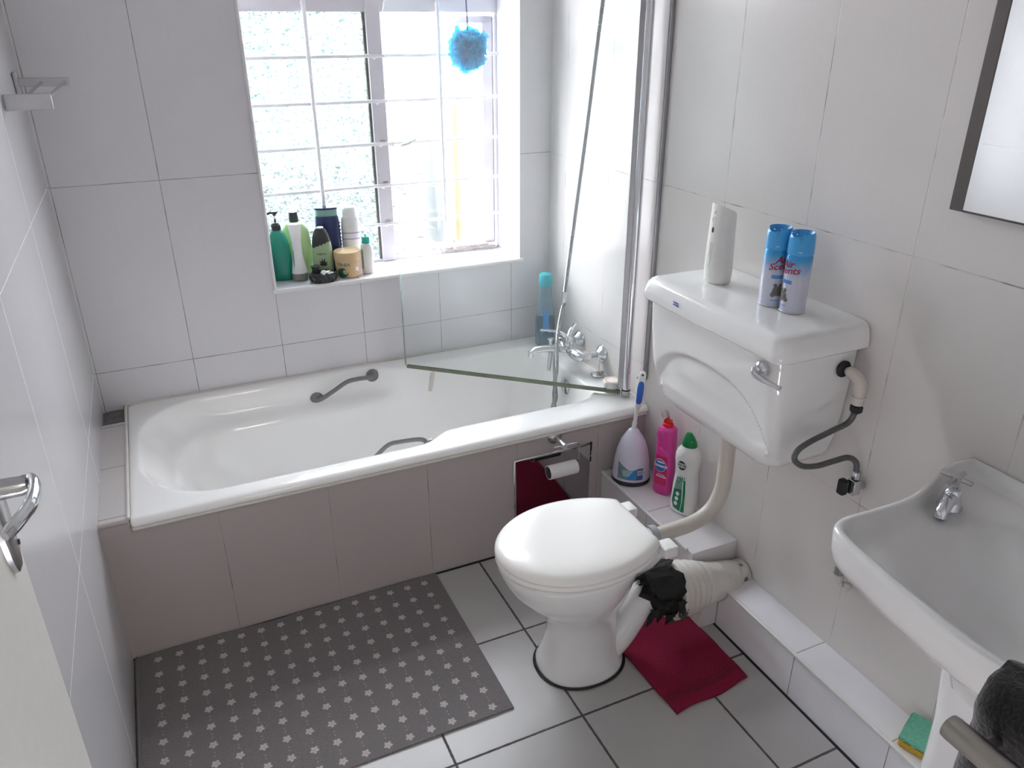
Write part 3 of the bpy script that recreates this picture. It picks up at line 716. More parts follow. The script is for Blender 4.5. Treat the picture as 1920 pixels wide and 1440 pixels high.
m = MB(); m.lathe([(0.006, 0), (0.006, 0.006), (0.004, 0.009), (0.001, 0.010)], 14, (0.028, -0.040, 0.085), mtx=Matrix.Rotation(-PI/2, 3, 'Y')); obj('profile_screw', m, 'dullchrome', ss)

# ------------------------------------------------------------------ bath mixer and hand-shower hose
mx = thing('bath_mixer', 'chrome wall-mounted bath mixer with crossed levers and hanging shower hose', 'tap', (0, -0.38, 0.56))
mt = Matrix.Rotation(-PI/2, 3, 'Y')
for y, nm in ((0.087, 'wall_flange'), (-0.090, 'wall_flange')):
    m = MB(); m.lathe([(0.034, 0.0), (0.034, 0.003), (0.029, 0.012), (0.018, 0.022), (0.013, 0.026)], 28, (-0.001, y, 0), mtx=mt); obj(nm, m, 'chrome', mx)
    m = MB(); m.tube([(-0.02, y, 0), (-0.06, y, 0)], 0.0125, 16); m.tube([(-0.055, y, 0), (-0.085, y*0.9, 0)], 0.018, 6); obj('union_nut', m, 'dullchrome', mx)
m = MB()
m.tube(spline([(-0.088, -0.098, -0.004), (-0.098, -0.070, -0.003), (-0.105, -0.03, 0), (-0.105, 0.03, 0), (-0.098, 0.07, 0), (-0.088, 0.09, 0)], 6), [0.010]*1+[0.016+0.007*abs(sin(PI*i/14)) for i in range(1, 30)]+[0.010], 16)
m.tube(spline([(-0.105, 0.0, 0.0), (-0.155, 0.03, 0.004), (-0.215, 0.055, -0.002), (-0.235, 0.062, -0.014)], 6), [0.021-0.00035*i for i in range(19)], 16, flat=(0.8, 1.0))
m.tube([(-0.235, 0.062, -0.008), (-0.236, 0.063, -0.03)], 0.0125, 16)
m.lathe([(0.020, 0.0), (0.022, 0.02), (0.020, 0.038), (0.012, 0.05), (0.001, 0.053)], 24, (-0.105, 0.0, 0.005))
obj('mixer_body', m, 'chrome', mx)
m = MB(); m.lathe([(0.006, 0), (0.006, 0.020), (0.012, 0.022), (0.012, 0.029), (0.001, 0.031)], 18, (-0.165, 0.033, 0.018)); obj('diverter_knob', m, 'chrome', mx)
m = MB()
m.tube(spline([(-0.105, 0.0, 0.050), (-0.13, 0.02, 0.068), (-0.17, 0.05, 0.074), (-0.195, 0.065, 0.074)], 6), [0.010-0.0002*i for i in range(19)], 12, flat=(0.6, 1.0))
m.tube(spline([(-0.105, 0.0, 0.050), (-0.09, 0.01, 0.072), (-0.06, 0.03, 0.090)], 6), 0.009, 12, flat=(0.6, 1.0))
obj('lever', m, 'chrome', mx)
def hose(path, r, ribs, matn, name, parent):
    P = spline(path, 1+ribs//max(1, len(path)-1)); Rr = [r*(1.0 if i % 2 else 0.82) for i in range(len(P))]
    m = MB(); m.tube(P, Rr, 10); return obj(name, m, matn, parent)
H = lambda x, y, z: (x, y+0.38, z-0.56)
hose([H(-0.10, -0.565, 1.92), H(-0.11, -0.54, 1.75), H(-0.11, -0.475, 1.40), H(-0.11, -0.405, 1.05), H(-0.11, -0.355, 0.80), H(-0.11, -0.345, 0.735)], 0.0080, 400, 'hosemetal', 'hose', mx)
m = MB(); m.tube([H(-0.11, -0.352, 0.790), H(-0.11, -0.349, 0.765), H(-0.11, -0.3485, 0.764), H(-0.11, -0.343, 0.735)], [0.0085, 0.011, 0.009, 0.0085], 14); obj('hose_connector', m, 'chrome', mx)
hose([H(-0.11, -0.343, 0.735), H(-0.128, -0.352, 0.68), H(-0.150, -0.375, 0.62), H(-0.160, -0.392, 0.55), H(-0.165, -0.402, 0.49), H(-0.160, -0.380, 0.43), H(-0.165, -0.402, 0.375), H(-0.170, -0.385, 0.32), H(-0.18, -0.400, 0.25), H(-0.19, -0.395, 0.18)], 0.0085, 260, 'hosemetal', 'hose', mx)
hose([H(-0.155, -0.372, 0.545), H(-0.160, -0.376, 0.49), H(-0.170, -0.402, 0.43), H(-0.162, -0.380, 0.375), H(-0.172, -0.402, 0.32), H(-0.17, -0.385, 0.25), H(-0.21, -0.39, 0.16), H(-0.27, -0.395, 0.125)], 0.0085, 220, 'hosemetal', 'hose', mx)
m = MB(); m.tube([H(-0.158, -0.340, 0.545), H(-0.160, -0.334, 0.50), H(-0.162, -0.331, 0.462)], [0.011, 0.0105, 0.008], 14); obj('hose_outlet', m, 'dullchrome', mx)

# plug on its chain
pg = thing('bath_plug', 'dark metal bath plug resting on the tub rim below the mixer', 'plug', (-0.038, -0.500, RZ))
m = MB(); m.lathe([(0.024, 0.001), (0.026, 0.006), (0.022, 0.010), (0.006, 0.012), (0.004, 0.018), (0.001, 0.019)], 24); obj('plug_disc', m, 'dullchrome', pg)
m = MB(); m.ball((0.012, -0.012, 0.016), 0.010, 10, 6, (1, 1, 0.7)); obj('residue', m, 'rust', pg)
m = MB()
for k in range(24):
    t = k/23; m.ball((0.004+0.020*t, -0.002+0.028*t, 0.018+0.050*t*t+0.008*t), 0.0016, 6, 4)
obj('ball_chain', m, 'dullchrome', pg)

# cream jar at the screen post
jr = thing('cream_jar', 'small white cream jar with an orange ring on its lid, beside the screen post', 'jar', (-0.058, -0.640, RZ))
m = MB(); m.lathe([(0.030, 0.0005), (0.0325, 0.004), (0.0325, 0.020), (0.030, 0.023)], 32); obj('jar_body', m, 'white', jr)
m = MB(); m.lathe([(0.0345, 0.0235), (0.0345, 0.041), (0.032, 0.044), (0.001, 0.0445)], 32); obj('jar_lid', m, 'white', jr)
m = MB(); m.lathe([(0.028, 0.0448), (0.025, 0.0452), (0.023, 0.0448)], 32, cap0=False, cap1=False); obj('lid_ring', m, 'orange', jr)

# bubble bath bottle in the corner
bb = thing('bubble_bath_bottle', 'clear bottle of dark blue bubble bath with turquoise cap in the tub corner', 'bottle', (-0.070, -0.112, RZ), (0, 0, -0.35))
B = Body([(0.001, .034, .028, 3), (0.008, .040, .033, 3), (0.06, .040, .033, 3), (0.11, .039, .032, 3), (0.155, .035, .029, 2.6), (0.19, .031, .027, 2.2), (0.235, .026, .025), (0.262, .020, .020)])
obj('bottle_lower', B.mb(0.001, 0.135, 3), 'bubble', bb); obj('bottle_upper', B.mb(0.1355, 0.262, 3), 'bubbleclear', bb)
obj('waist_label', B.decal([(-0.020, .06), (0.020, .06), (0.012, .10), (0.012, .135), (0.019, .175), (-0.019, .175), (-0.012, .135), (-0.012, .10)], 0.0007), 'skyblue', bb)
m = MB(); m.lathe([(0.026, 0.258), (0.028, 0.262), (0.028, 0.300), (0.024, 0.309), (0.001, 0.310)], 28); obj('cap', m, 'aqua', bb)

# ------------------------------------------------------------------ bottles on the window sill
ZS = WZ0+0.0008
GRP = None
b1 = thing('pump_bottle', 'green pump bottle with black pump, leftmost on the window sill', 'bottle', (-1.083, 0.135, ZS), (0, 0, -0.3))
B = Body([(0, .040, .026, 2.4), (0.006, .045, .030, 2.4), (0.08, .045, .030, 2.4), (0.13, .041, .028, 2.4), (0.17, .030, .024), (0.19, .017, .017)])
obj('bottle_body', B.mb(k=3), 'teal', b1)
m = MB(); m.lathe([(0.0165, 0.188), (0.0175, 0.19), (0.0175, 0.209), (0.014, 0.212), (0.012, 0.217), (0.004, 0.219), (0.004, 0.232)], 20); obj('collar', m, 'charcoal', b1)
m = MB(); m.lathe([(0.0035, 0.230), (0.0035, 0.252)], 12); obj('pump_stem', m, 'white', b1)
m = MB(); m.lathe([(0.006, 0.244), (0.007, 0.250), (0.012, 0.252), (0.013, 0.260), (0.001, 0.261)], 18); m.tube(spline([(0, 0, 0.256), (-0.014, -0.008, 0.256), (-0.027, -0.012, 0.250)], 4), 0.0042, 10); obj('pump_head', m, 'charcoal', b1)

b2 = thing('shampoo_bottle', 'pale lime shampoo bottle with black cap behind the slim white bottle', 'bottle', (-1.008, 0.180, ZS), (0, 0, -0.35))
B = Body([(0, .048, .024, 2.3), (0.006, .053, .028, 2.3), (0.06, .056, .030, 2.3), (0.13, .056, .029, 2.3), (0.175, .050, .026, 2.3), (0.196, .036, .022), (0.206, .018, .017)])
obj('bottle_body', B.mb(k=3), 'lime', b2)
m = MB(); m.lathe([(0.0175, 0.205), (0.019, 0.208), (0.0165, 0.240), (0.0175, 0.243), (0.001, 0.244)], 24); obj('cap', m, 'charcoal', b2)

b3 = thing('slim_bottle', 'slim white waisted bottle with grey base in front of the lime bottle', 'bottle', (-1.022, 0.093, ZS), (0, 0, -0.2))
B = Body([(0, .022, .018), (0.004, .029, .022), (0.018, .030, .023), (0.030, .0295, .022), (0.06, .024, .019), (0.10, .018, .016), (0.14, .017, .015), (0.18, .021, .016), (0.21, .0245, .017), (0.2155, .024, .016)])
obj('bottle_body', B.mb(0.0285, 0.2155, 4), 'white', b3); obj('grey_base', B.mb(0, 0.028, 3), 'greybase', b3)
obj('dark_side_label', B.decal(ell(-0.0175, .088, .0035, .036), 0.0006), 'greylabel', b3)

b4 = thing('aloe_bottle', 'sage green bottle with slanted black cap and leaf print', 'bottle', (-0.921, 0.150, ZS), (0, 0, -0.35))
B = Body([(0, .031, .020, 2.5), (0.005, .036, .024, 2.5), (0.05, .039, .026, 2.5), (0.10, .0385, .025, 2.5), (0.13, .036, .023, 2.5), (0.16, .030, .020, 2.3), (0.178, .022, .017), (0.186, .018, .014)])
bmb = B.mb(k=6, n=48); lo = MB(); lo.add(bmb.v, [f for f in bmb.f if (sum(bmb.v[i][2] for i in f)/len(f)) < 0.125+0.35*(sum(bmb.v[i][0] for i in f)/len(f))])
up = MB(); up.add(bmb.v, [f for f in bmb.f if (sum(bmb.v[i][2] for i in f)/len(f)) >= 0.125+0.35*(sum(bmb.v[i][0] for i in f)/len(f))])
obj('bottle_body', lo, 'sage', b4); obj('slanted_cap', up, 'charcoal', b4)
m = MB(); m.lathe([(0.013, 0.186), (0.013, 0.190), (0.001, 0.191)], 20); obj('cap_top', m, 'white', b4)
text_on(B, 'organics', 0.012, 0.0, 0.092, 'ink', b4, bold=0.01)
m = MB()
for a, l in ((-60, .018), (-32, .026), (-8, .030), (14, .032), (42, .024), (66, .018)):
    a = math.radians(a); px = [(0, 0), (0.0035, .35), (0.0028, .65), (0, 1), (-0.0028, .65), (-0.0035, .35)]
    poly = [(0.004+u*cos(a)+v*l*sin(a), 0.045-u*sin(a)+v*l*cos(a)) for u, v in px]
    d = B.decal(dens(poly, 2), 0.0006, rings=2); m.add(d.v, d.f)
obj('leaf_print', m, 'ink', b4)

b5 = thing('navy_bottle', 'large navy blue bottle with white banded lid behind the aloe bottle', 'bottle', (-0.893, 0.196-0.045, ZS), (0, 0, -0.2))
b5.location = (-0.884, 0.205-0.022, ZS); b5.location.y = 0.172
b4.location = (-0.925, 0.112, ZS)
B = Body([(0, .042, .022, 2.6), (0.006, .047, .026, 2.6), (0.08, .048, .028, 2.6), (0.15, .048, .027, 2.6), (0.20, .046, .026, 2.6), (0.218, .044, .024, 2.4)])
obj('bottle_body', B.mb(k=3), 'navy', b5)
m = MB(); m.loft([B.ring((0.2185, .042, .023, 2.4, 0, 0)), B.ring((0.243, .042, .023, 2.4, 0, 0))]); obj('lid_band', m, 'palegreen', b5)
m = MB(); m.loft([B.ring((0.2435, .044, .024, 2.4, 0, 0)), B.ring((0.249, .044, .024, 2.4, 0, 0)), B.ring((0.251, .041, .022, 2.4, 0, 0))]); obj('lid_rim', m, 'navy', b5)
m = MB()
for k in range(12): m.ball((0.047, -0.004, 0.03+0.0145*k), 0.0035, 8, 5, (1, 2, 1.2))
obj('ribbed_grip', m, 'navy', b5)

b6 = thing('pot_and_dish', 'low black pot with stubby neck and white crumbs on top, on the window sill', 'pot', (-0.945, 0.040, ZS))
m = MB(); m.lathe([(0.040, 0), (0.046, 0.004), (0.050, 0.014), (0.049, 0.026), (0.044, 0.032), (0.040, 0.030), (0.001, 0.028)], 36)
for k in range(20): a = 2*PI*k/20; m.ball((0.049*cos(a), 0.049*sin(a), 0.016), 0.005, 6, 4, (1, 1, 2))
obj('pot_body', m, 'charcoal', b6)
m = MB(); m.lathe([(0.015, 0.02), (0.014, 0.045), (0.017, 0.052), (0.016, 0.056), (0.001, 0.056)], 20, (-0.022, 0.022, 0)); obj('pot_neck', m, 'charcoal', b6)
m = MB()
for k in range(16): m.ball((0.008+random.uniform(-.018, .022), -0.01+random.uniform(-.012, .014), 0.031+random.uniform(0, .006)), random.uniform(.003, .007), 7, 5, (1.4, 1, .6))
obj('white_crumbs', m, 'inkwhite', b6)

b7 = thing('cream_tub', 'wide tan cream tub with gold lid and dark green flower print on the sill', 'tub', (-0.838, 0.075, ZS), (0, 0, -0.35))
B = Body([(0, .044, .044), (0.004, .048, .048), (0.065, .050, .050), (0.068, .048, .048)])
obj('tub_body', B.mb(k=2), 'gold', b7)
m = MB(); m.lathe([(0.0515, 0.067), (0.0525, 0.070), (0.0525, 0.094), (0.050, 0.099), (0.001, 0.100)], 40); obj('lid', m, 'gold', b7)
obj('flower_print', B.decal([(u*1.0, z) for u, z in ell(-0.018, .022, .022, .019)], 0.0006), 'darkgreen', b7)
m = MB()
for k in range(5): a = 2*PI*k/5; d = B.decal(ell(-0.006+.006*cos(a), .026+.006*sin(a), .004, .004, 12), 0.0011, rings=2); m.add(d.v, d.f)
obj('petals', m, 'gold', b7)
text_on(B, 'TENEX', 0.017, -0.012, 0.053, 'darkgreen', b7, bold=0.01)
obj('white_side_label', B.decal(rect(.035, .050, .026, .042), 0.0006), 'white', b7)

b8 = thing('lilac_bottle', 'tall white bottle with lilac cap line and lilac base behind the cream tub', 'bottle', (-0.796, 0.165, ZS), (0, 0, -0.25))
B = Body([(0, .034, .022, 2.6), (0.005, .035, .025, 2.6), (0.07, .036, .026, 2.6), (0.10, .037, .026, 2.5), (0.17, .036, .025, 2.5), (0.205, .034, .023, 2.3), (0.214, .028, .020)])
obj('bottle_body', B.mb(k=3), 'white', b8)
m = MB(); m.loft([B.ring((0.2145, .029, .021, 2.3, 0, 0)), B.ring((0.240, .027, .020, 2.3, 0, 0)), B.ring((0.245, .022, .016, 2.3, 0, 0))]); obj('cap', m, 'white', b8)
lil = mat('lilac_ink', (0.42, 0.30, 0.62), 0.4)
obj('lilac_base', B.mb(0.001, 0.078, 2, off=0.0006), lil, b8)
obj('lilac_stripe', B.mb(0.122, 0.126, 1, off=0.0006), lil, b8); obj('lilac_stripe', B.mb(0.145, 0.149, 1, off=0.0006), lil, b8)

b9 = thing('roll_on_bottle', 'narrow white bottle with teal screw cap, rightmost on the sill', 'bottle', (-0.761, 0.075, ZS), (0, 0, -0.3))
B = Body([(0, .020, .016, 2.6), (0.004, .0235, .019, 2.6), (0.10, .0235, .019, 2.6), (0.115, .020, .017, 2.4), (0.120, .014, .014)])
obj('bottle_body', B.mb(k=3), 'offwhite', b9)
m = MB(); m.lathe([(0.0160, 0.119), (0.0160, 0.143), (0.014, 0.145), (0.001, 0.1455)], 24); obj('screw_cap', m, 'tealcap', b9)
m = MB(); m.lathe([(0.006, 0.145), (0.0055, 0.156), (0.001, 0.157)], 14); obj('cap_tip', m, 'white', b9)
obj('side_print', B.decal(rect(-.021, -.014, .02, .10), 0.0006), 'palegreen', b9)

# ------------------------------------------------------------------ loofah hanging in the window
lf = thing('mesh_sponge', 'ruffled turquoise mesh bath sponge hanging on a cord before the window', 'bath sponge', (-0.312, 0.085, 1.638))
m = MB(); m.ball((0, 0, 0), 0.045, 16, 10); obj('sponge_core', m, 'loofcore', lf)
m = MB(); rnd = random.Random(3)
for k in range(150):
    a = rnd.uniform(0, 2*PI); z = rnd.uniform(-1, 1); s_ = math.sqrt(1-z*z); d = Vector((s_*cos(a), s_*sin(a), z))
    e1 = d.orthogonal().normalized(); rot = rnd.uniform(0, 2*PI); e1 = (Matrix.Rotation(rot, 3, d) @ e1); e2 = d.cross(e1)
    wdt = rnd.uniform(.018, .036); r0 = rnd.uniform(.02, .035); r1 = rnd.uniform(.060, .080)*(1.12 if z < -0.5 else 1.0)*(1.18 if k % 9 == 0 else 1.0); n_ = 9; ph = rnd.uniform(0, 6); fr = rnd.uniform(1.0, 2.2)
    rows = []
    for i in range(4):
        rr_ = lerp(r0, r1, i/3); row = []
        for j in range(n_):
            u = (j/(n_-1)-.5)*2; row.append(tuple(d*(rr_-0.010*u*u*i/3+0.004*sin(ph+j*1.7)) + e1*(wdt*u*(0.6+0.5*i/3)) + e2*(0.009*(i/3)*sin(ph+fr*j))))
        rows.append(row)
    m.loft(rows, False, False, closed=False)
obj('mesh_ruffles', m, 'mesh', lf, angle=80)
m = MB(); m.tube(spline([(0.0, 0, 0.05), (0.001, 0, 0.10), (-0.002, 0, 0.18), (0.002, 0.0, 0.30), (0.001, 0.0, 0.515)], 6), 0.0026, 8); obj('hanging_cord', m, 'navy', lf)

# ------------------------------------------------------------------ wall rack at the top left
wr = thing('wall_rack', 'small grey metal towel rack with two rails on the left wall corner', 'towel rack', (L_, -0.15, 1.575))
obj('wall_plate', MB().box((0.0005, -0.015, -0.045), (0.010, 0.018, 0.030)), 'alu', wr, bevel=0.002)
m = MB(); m.loft([[(0.008, y, z) for y, z in ((0.010, 0.014), (0.016, 0.014), (0.016, -0.010), (0.010, -0.010))], [(0.139, y, z-0.002) for y, z in ((0.010, 0.014), (0.016, 0.014), (0.016, -0.010), (0.010, -0.010))]]); obj('rear_rail', m, 'alu', wr, bevel=0.002)
m = MB(); m.box((0.001, -0.316, -0.048), (0.108, -0.308, -0.008)); obj('front_rail', m, 'alu', wr, bevel=0.002)
for x0, x1 in ((0.050, 0.066), (0.104, 0.126)):
    m = MB(); m.tube([(x0, -0.309, -0.016), (x1, 0.010, 0.000)], 0.0042, 10); obj('cross_rod', m, 'alu', wr)

# ------------------------------------------------------------------ cistern
ct = thing('toilet_cistern', 'white ceramic wall-hung toilet cistern with chrome flush lever', 'cistern', (0, -1.382, 0.67))
cy = -1.382
levels = []   # z, front x, left y, right y, back x, corner radii front
KEY = [(0.672, -0.150, -1.195, -1.545, -0.006, 0.05), (0.676, -0.168, -1.180, -1.560, -0.006, 0.05), (0.690, -0.184, -1.152, -1.590, -0.005, 0.045), (0.715, -0.202, -1.130, -1.608, -0.004, 0.040),
       (0.76, -0.220, -1.114, -1.620, -0.003, 0.036), (0.83, -0.233, -1.104, -1.630, -0.003, 0.034), (0.93, -0.242, -1.099, -1.637, -0.003, 0.033), (1.032, -0.246, -1.097, -1.641, -0.003, 0.032)]
def key(z):
    for a, b in zip(KEY, KEY[1:]):
        if z <= b[0]: t = (z-a[0])/(b[0]-a[0]); return [lerp(p, q, t) for p, q in zip(a, b)]
    return list(KEY[-1])
rings = []
zs = [0.672, 0.674, 0.677, 0.682, 0.690, 0.700] + [0.71+0.0074*i for i in range(44)]
for z in zs:
    _, fx, ly, ry, bx, cr = key(z)
    ring = rrect(fx, bx, ry, ly, (cr, 0.012, 0.012, cr), 60, 10, z); out = []
    for x, y, zz in ring:
        if x < fx+0.004:
            e = (abs((y+1.365)/0.257)**2.6 + abs((max(z, .66)-0.655)/0.252)**2.6)
            ins = 1-sstep(0.86, 1.0, e)
            x += 0.015*ins*sstep(0.69, 0.82, z)
        out.append((x, y-cy, zz-0.67))
    rings.append(out)
m = MB(); m.loft(rings); obj('tank', m, 'ceramic', ct, angle=50)
def lidring(i, z, r=0.035): return [(x, y-cy, z-0.67) for x, y, _ in rrect(-0.280+i, -0.001, -1.668+i, -1.098-i, (r, 0.01, 0.01, r), 10, 10)]
m = MB(); m.loft([lidring(0.020, 1.024), lidring(0.003, 1.022), lidring(0.0, 1.026), lidring(0.002, 1.045), lidring(0.008, 1.068), lidring(0.014, 1.0765), lidring(0.022, 1.0805), lidring(0.034, 1.082)])
obj('tank_lid', m, 'ceramic', ct, angle=60)
m = MB()
for k, z in ((0, 0.383), (1, 0.376)):
    y0 = -1.262-cy
    P = [(-0.2805+0.0006, y0-0.0022*i, z+0.0011*sin(i*1.9+k)) for i in range(11)]
    m.tube(P, 0.0014, 6)
obj('maker_mark', m, 'inkblue', ct)
mt = Matrix.Rotation(-PI/2, 3, 'Y')
m = MB(); m.lathe([(0.020, 0), (0.021, 0.004), (0.018, 0.012), (0.011, 0.016), (0.010, 0.022), (0.001, 0.023)], 26, (-0.2445, -1.585-cy, 0.311), mtx=mt)
m.tube(spline([(-0.262, -1.578-cy, 0.312), (-0.270, -1.588-cy, 0.302), (-0.272, -1.625-cy, 0.300), (-0.268, -1.655-cy, 0.298), (-0.266, -1.668-cy, 0.297)], 6), [0.0105-0.00025*i for i in range(20)]+[0.0062, 0.0066, 0.0070, 0.0072, 0.004], 14, flat=(0.75, 1.0))
obj('flush_lever', m, 'chrome', ct)
m = MB(); mty = Matrix.Rotation(PI/2, 3, 'X')
m.lathe([(0.017, 0), (0.021, 0.004), (0.021, 0.008), (0.016, 0.014), (0.007, 0.016)], 22, (-0.052, -1.640-cy, 0.298), mtx=mty); obj('inlet_nut', m, 'black', ct)
m = MB(); m.tube(spline([(-0.052, -1.655-cy, 0.298), (-0.050, -1.675-cy, 0.296), (-0.045, -1.692-cy, 0.284), (-0.044, -1.697-cy, 0.262), (-0.046, -1.699-cy, 0.225)], 6), [0.008, 0.010, 0.0125]+[0.0145]*10+[0.0155]*6+[0.013]*6, 16)
m.lathe([(0.0158, 0), (0.0158, 0.006)], 16, (-0.0448, -1.698-cy, 0.240)); obj('inlet_elbow', m, 'pvc', ct)
m = MB(); m.lathe([(0.0135, -0.008), (0.0150, -0.004), (0.0150, 0.008), (0.012, 0.010)], 6, (-0.047, -1.699-cy, 0.214)); obj('hose_nut', m, 'black', ct)
P = [(-0.047, -1.699, .880), (-0.058, -1.694, .848), (-0.103, -1.690, .833), (-0.167, -1.690, .819), (-0.203, -1.690, .804), (-0.211, -1.691, .782), (-0.185, -1.693, .758), (-0.140, -1.696, .748), (-0.092, -1.702, .753), (-0.055, -1.710, .758), (-0.036, -1.720, .745), (-0.032, -1.725, .715)]
m = MB(); m.tube([(x, y-cy, z-.67) for x, y, z in spline(P, 12)], 0.0072, 12); obj('braided_hose', m, 'braid', ct)
m = MB(); m.tube([(-0.031, -1.725-cy, 0.052), (-0.031, -1.725-cy, 0.030)], [0.012, 0.012], 6); m.box((-0.043, -1.737-cy, -0.012), (-0.0195, -1.713-cy, 0.028)); m.tube([(-0.03, -1.725-cy, 0.004), (-0.001, -1.725-cy, 0.004)], 0.010, 14)
obj('stop_valve', m, 'dullchrome', ct, bevel=0.002)
m = MB(); m.box((-0.064, -1.722-cy, -0.016), (-0.044, -1.700-cy, 0.026)); obj('valve_handle', m, 'black', ct, bevel=0.005, seg=3)
fpz = 0.67
P = [(-0.105, -1.345, .680), (-0.105, -1.345, .600), (-0.104, -1.345, .520), (-0.108, -1.344, .465), (-0.128, -1.343, .418), (-0.165, -1.342, .388), (-0.215, -1.341, .374), (-0.275, -1.340, .370), (-0.335, -1.340, .369)]
m = MB(); m.tube([(x, y-cy, z-.67) for x, y, z in spline(P, 8)], 0.0225, 24); obj('flush_pipe', m, 'pvc', ct)

# ------------------------------------------------------------------ toilet
tl = thing('toilet', 'white ceramic toilet with closed cream seat lid', 'toilet', (-0.58, -1.342, 0), (0, 0, 0))
tx, ty = -0.58, -1.342
def egg(cx, f, b, hw, z, n=72, e=2.0, clip=None, dy=0.0):
    out = []
    for j in range(n):
        a = 2*PI*j/n; c_, s_ = cos(a), sin(a)
        x = (b if c_ > 0 else f)*math.copysign(abs(c_)**(2/e), c_); y = hw*math.copysign(abs(s_)**(2/e), s_)
        if clip is not None: x = min(x, clip-cx)
        out.append((cx+x-tx, y+dy, z))
    return out
PAN = [(-.570, .130, .128, .112, .000, 2.2), (-.570, .131, .129, .113, .018, 2.2), (-.570, .124, .122, .106, .040, 2.1), (-.568, .112, .112, .096, .090, 2.0), (-.566, .106, .106, .090, .140, 2.0),
       (-.568, .108, .110, .092, .180, 2.0), (-.574, .120, .122, .102, .215, 2.0), (-.582, .142, .140, .122, .250, 2.0), (-.592, .172, .158, .144, .290, 2.0), (-.598, .196, .172, .160, .330, 2.0),
       (-.602, .210, .184, .170, .368, 2.05), (-.604, .217, .196, .176, .395, 2.1), (-.604, .217, .197, .176, .404, 2.1), (-.604, .208, .190, .168, .409, 2.1), (-.604, .15, .14, .12, .408, 2.1)]
m = MB(); m.loft([egg(p[0], p[1], p[2], p[3], p[4], 72, p[5]) for p in PAN])
# back deck for the hinges and flush inlet
m.loft([[(x-tx, y-ty, z) for x, y, _ in rrect(-0.46, xe, -1.455+i, -1.229-i, 0.02, 4, 5)] for z, xe, i in ((.30, -.41, .05), (.345, -.385, .02), (.385, -.368, .004), (.404, -.366, .0), (.408, -.369, .004))])
obj('pan', m, 'ceramic', tl, angle=60)
m = MB(); m.tube([(x-tx, y-ty, z) for x, y, z in spline([(-.545, -1.366, .012), (-.500, -1.372, .040), (-.460, -1.376, .082), (-.428, -1.378, .132), (-.398, -1.377, .178), (-.360, -1.375, .206), (-.325, -1.374, .210)], 6)], [0.030, 0.034, 0.038, 0.041, 0.043, 0.044]+[0.046]*32, 24); obj('outlet_horn', m, 'ceramic', tl)
m = MB(); m.tube([(-.372-tx, -1.340-ty, .369), (-.345-tx, -1.340-ty, .369)], [0.030, 0.027], 24); obj('inlet_spigot', m, 'white', tl)
m = MB(); m.tube([(-.350-tx, -1.340-ty, .369), (-.330-tx, -1.340-ty, .369)], [0.0345, 0.0335], 24); obj('inlet_collar', m, mat('grey_rubber_collar', (0.42, 0.44, 0.46), 0.4), tl)
m = MB(); R_ = [egg(-.570, .136, .134, .118, 0.0005, 72, 2.2), egg(-.570, .139, .137, .121, 0.003, 72, 2.2), egg(-.570, .133, .131, .115, 0.007, 72, 2.2)]; m.loft(R_, True, False); obj('base_seal', m, 'black', tl)
# seat and lid
SX, SF, SB, SW = -.600, .226, .262, .181
def so(i, z, clip=-.398): return egg(SX, SF-i, SB-i, SW-i, z, 96, 2.0, clip-i*0.5)
m = MB(); m.loft([so(.010, .4115), so(.003, .412), so(.0, .416), so(.001, .424), so(.006, .428), so(.02, .429)]); obj('seat', m, 'seat', tl, angle=60)
m = MB(); m.loft([so(.006, .4300), so(.001, .4305), so(-.001, .434), so(.000, .441), so(.004, .4480), so(.010, .4530), so(.020, .4565), so(.04, .4590), so(.08, .4606), so(.13, .461)]); obj('seat_lid', m, 'seat', tl, angle=60)
for y0, y1 in ((-1.286, -1.238), (-1.487, -1.439)):
    m = MB(); m.loft([[(x-tx, y-ty, z) for x, y, _ in rrect(x0, -.358, y0, y1, 0.006, 3, 4)] for z, x0 in ((.408, -.400), (.436, -.402))] + [[(x-tx, y-ty, z) for x, y, _ in rrect(-.398, -.361, y0+.002, y1-.002, 0.006, 3, 4)] for z in (.4385,)])
    obj('hinge', m, 'hinge', tl, bevel=0.001)

# pan connector with torn black collar
pc = thing('waste_connector', 'fat white wrapped waste pipe with torn black collar behind the toilet', 'pipe', (-0.02, -1.372, 0.15))
def W(x, y, z): return (x+0.02, y+1.372, z-0.15)
prof = [(-.300, .066), (-.298, .080), (-.290, .088), (-.281, .089), (-.277, .080), (-.268, .086), (-.260, .087), (-.256, .077), (-.247, .084), (-.238, .085), (-.233, .075), (-.224, .081), (-.214, .081), (-.209, .071), (-.198, .077), (-.186, .075), (-.180, .069), (-.168, .070), (-.154, .067), (-.148, .063), (-.132, .063), (-.118, .060), (-.105, .058)]
P = [W(x, -1.372+0.02*(x+.3)*0, .180-0.13*(x+.3)) for x, r in prof]
m = MB(); m.tube(P, [r for x, r in prof], 32); obj('wrapped_sleeve', m, 'wrap', pc)
m = MB(); m.tube([W(*p) for p in spline([(-.112, -1.372, .150), (-.075, -1.374, .150), (-.050, -1.380, .145), (-.035, -1.395, .135)], 6)], [0.060]*6+[0.058]*6+[0.054]*5+[0.050, 0.036], 24)
m.tube([W(-.05, -1.37, .15), W(-.006, -1.368, .15)], 0.045, 20); obj('wall_spigot', m, 'pipe_dirty', pc)
m = MB(); rnd = random.Random(5); n_ = 40; rows = []
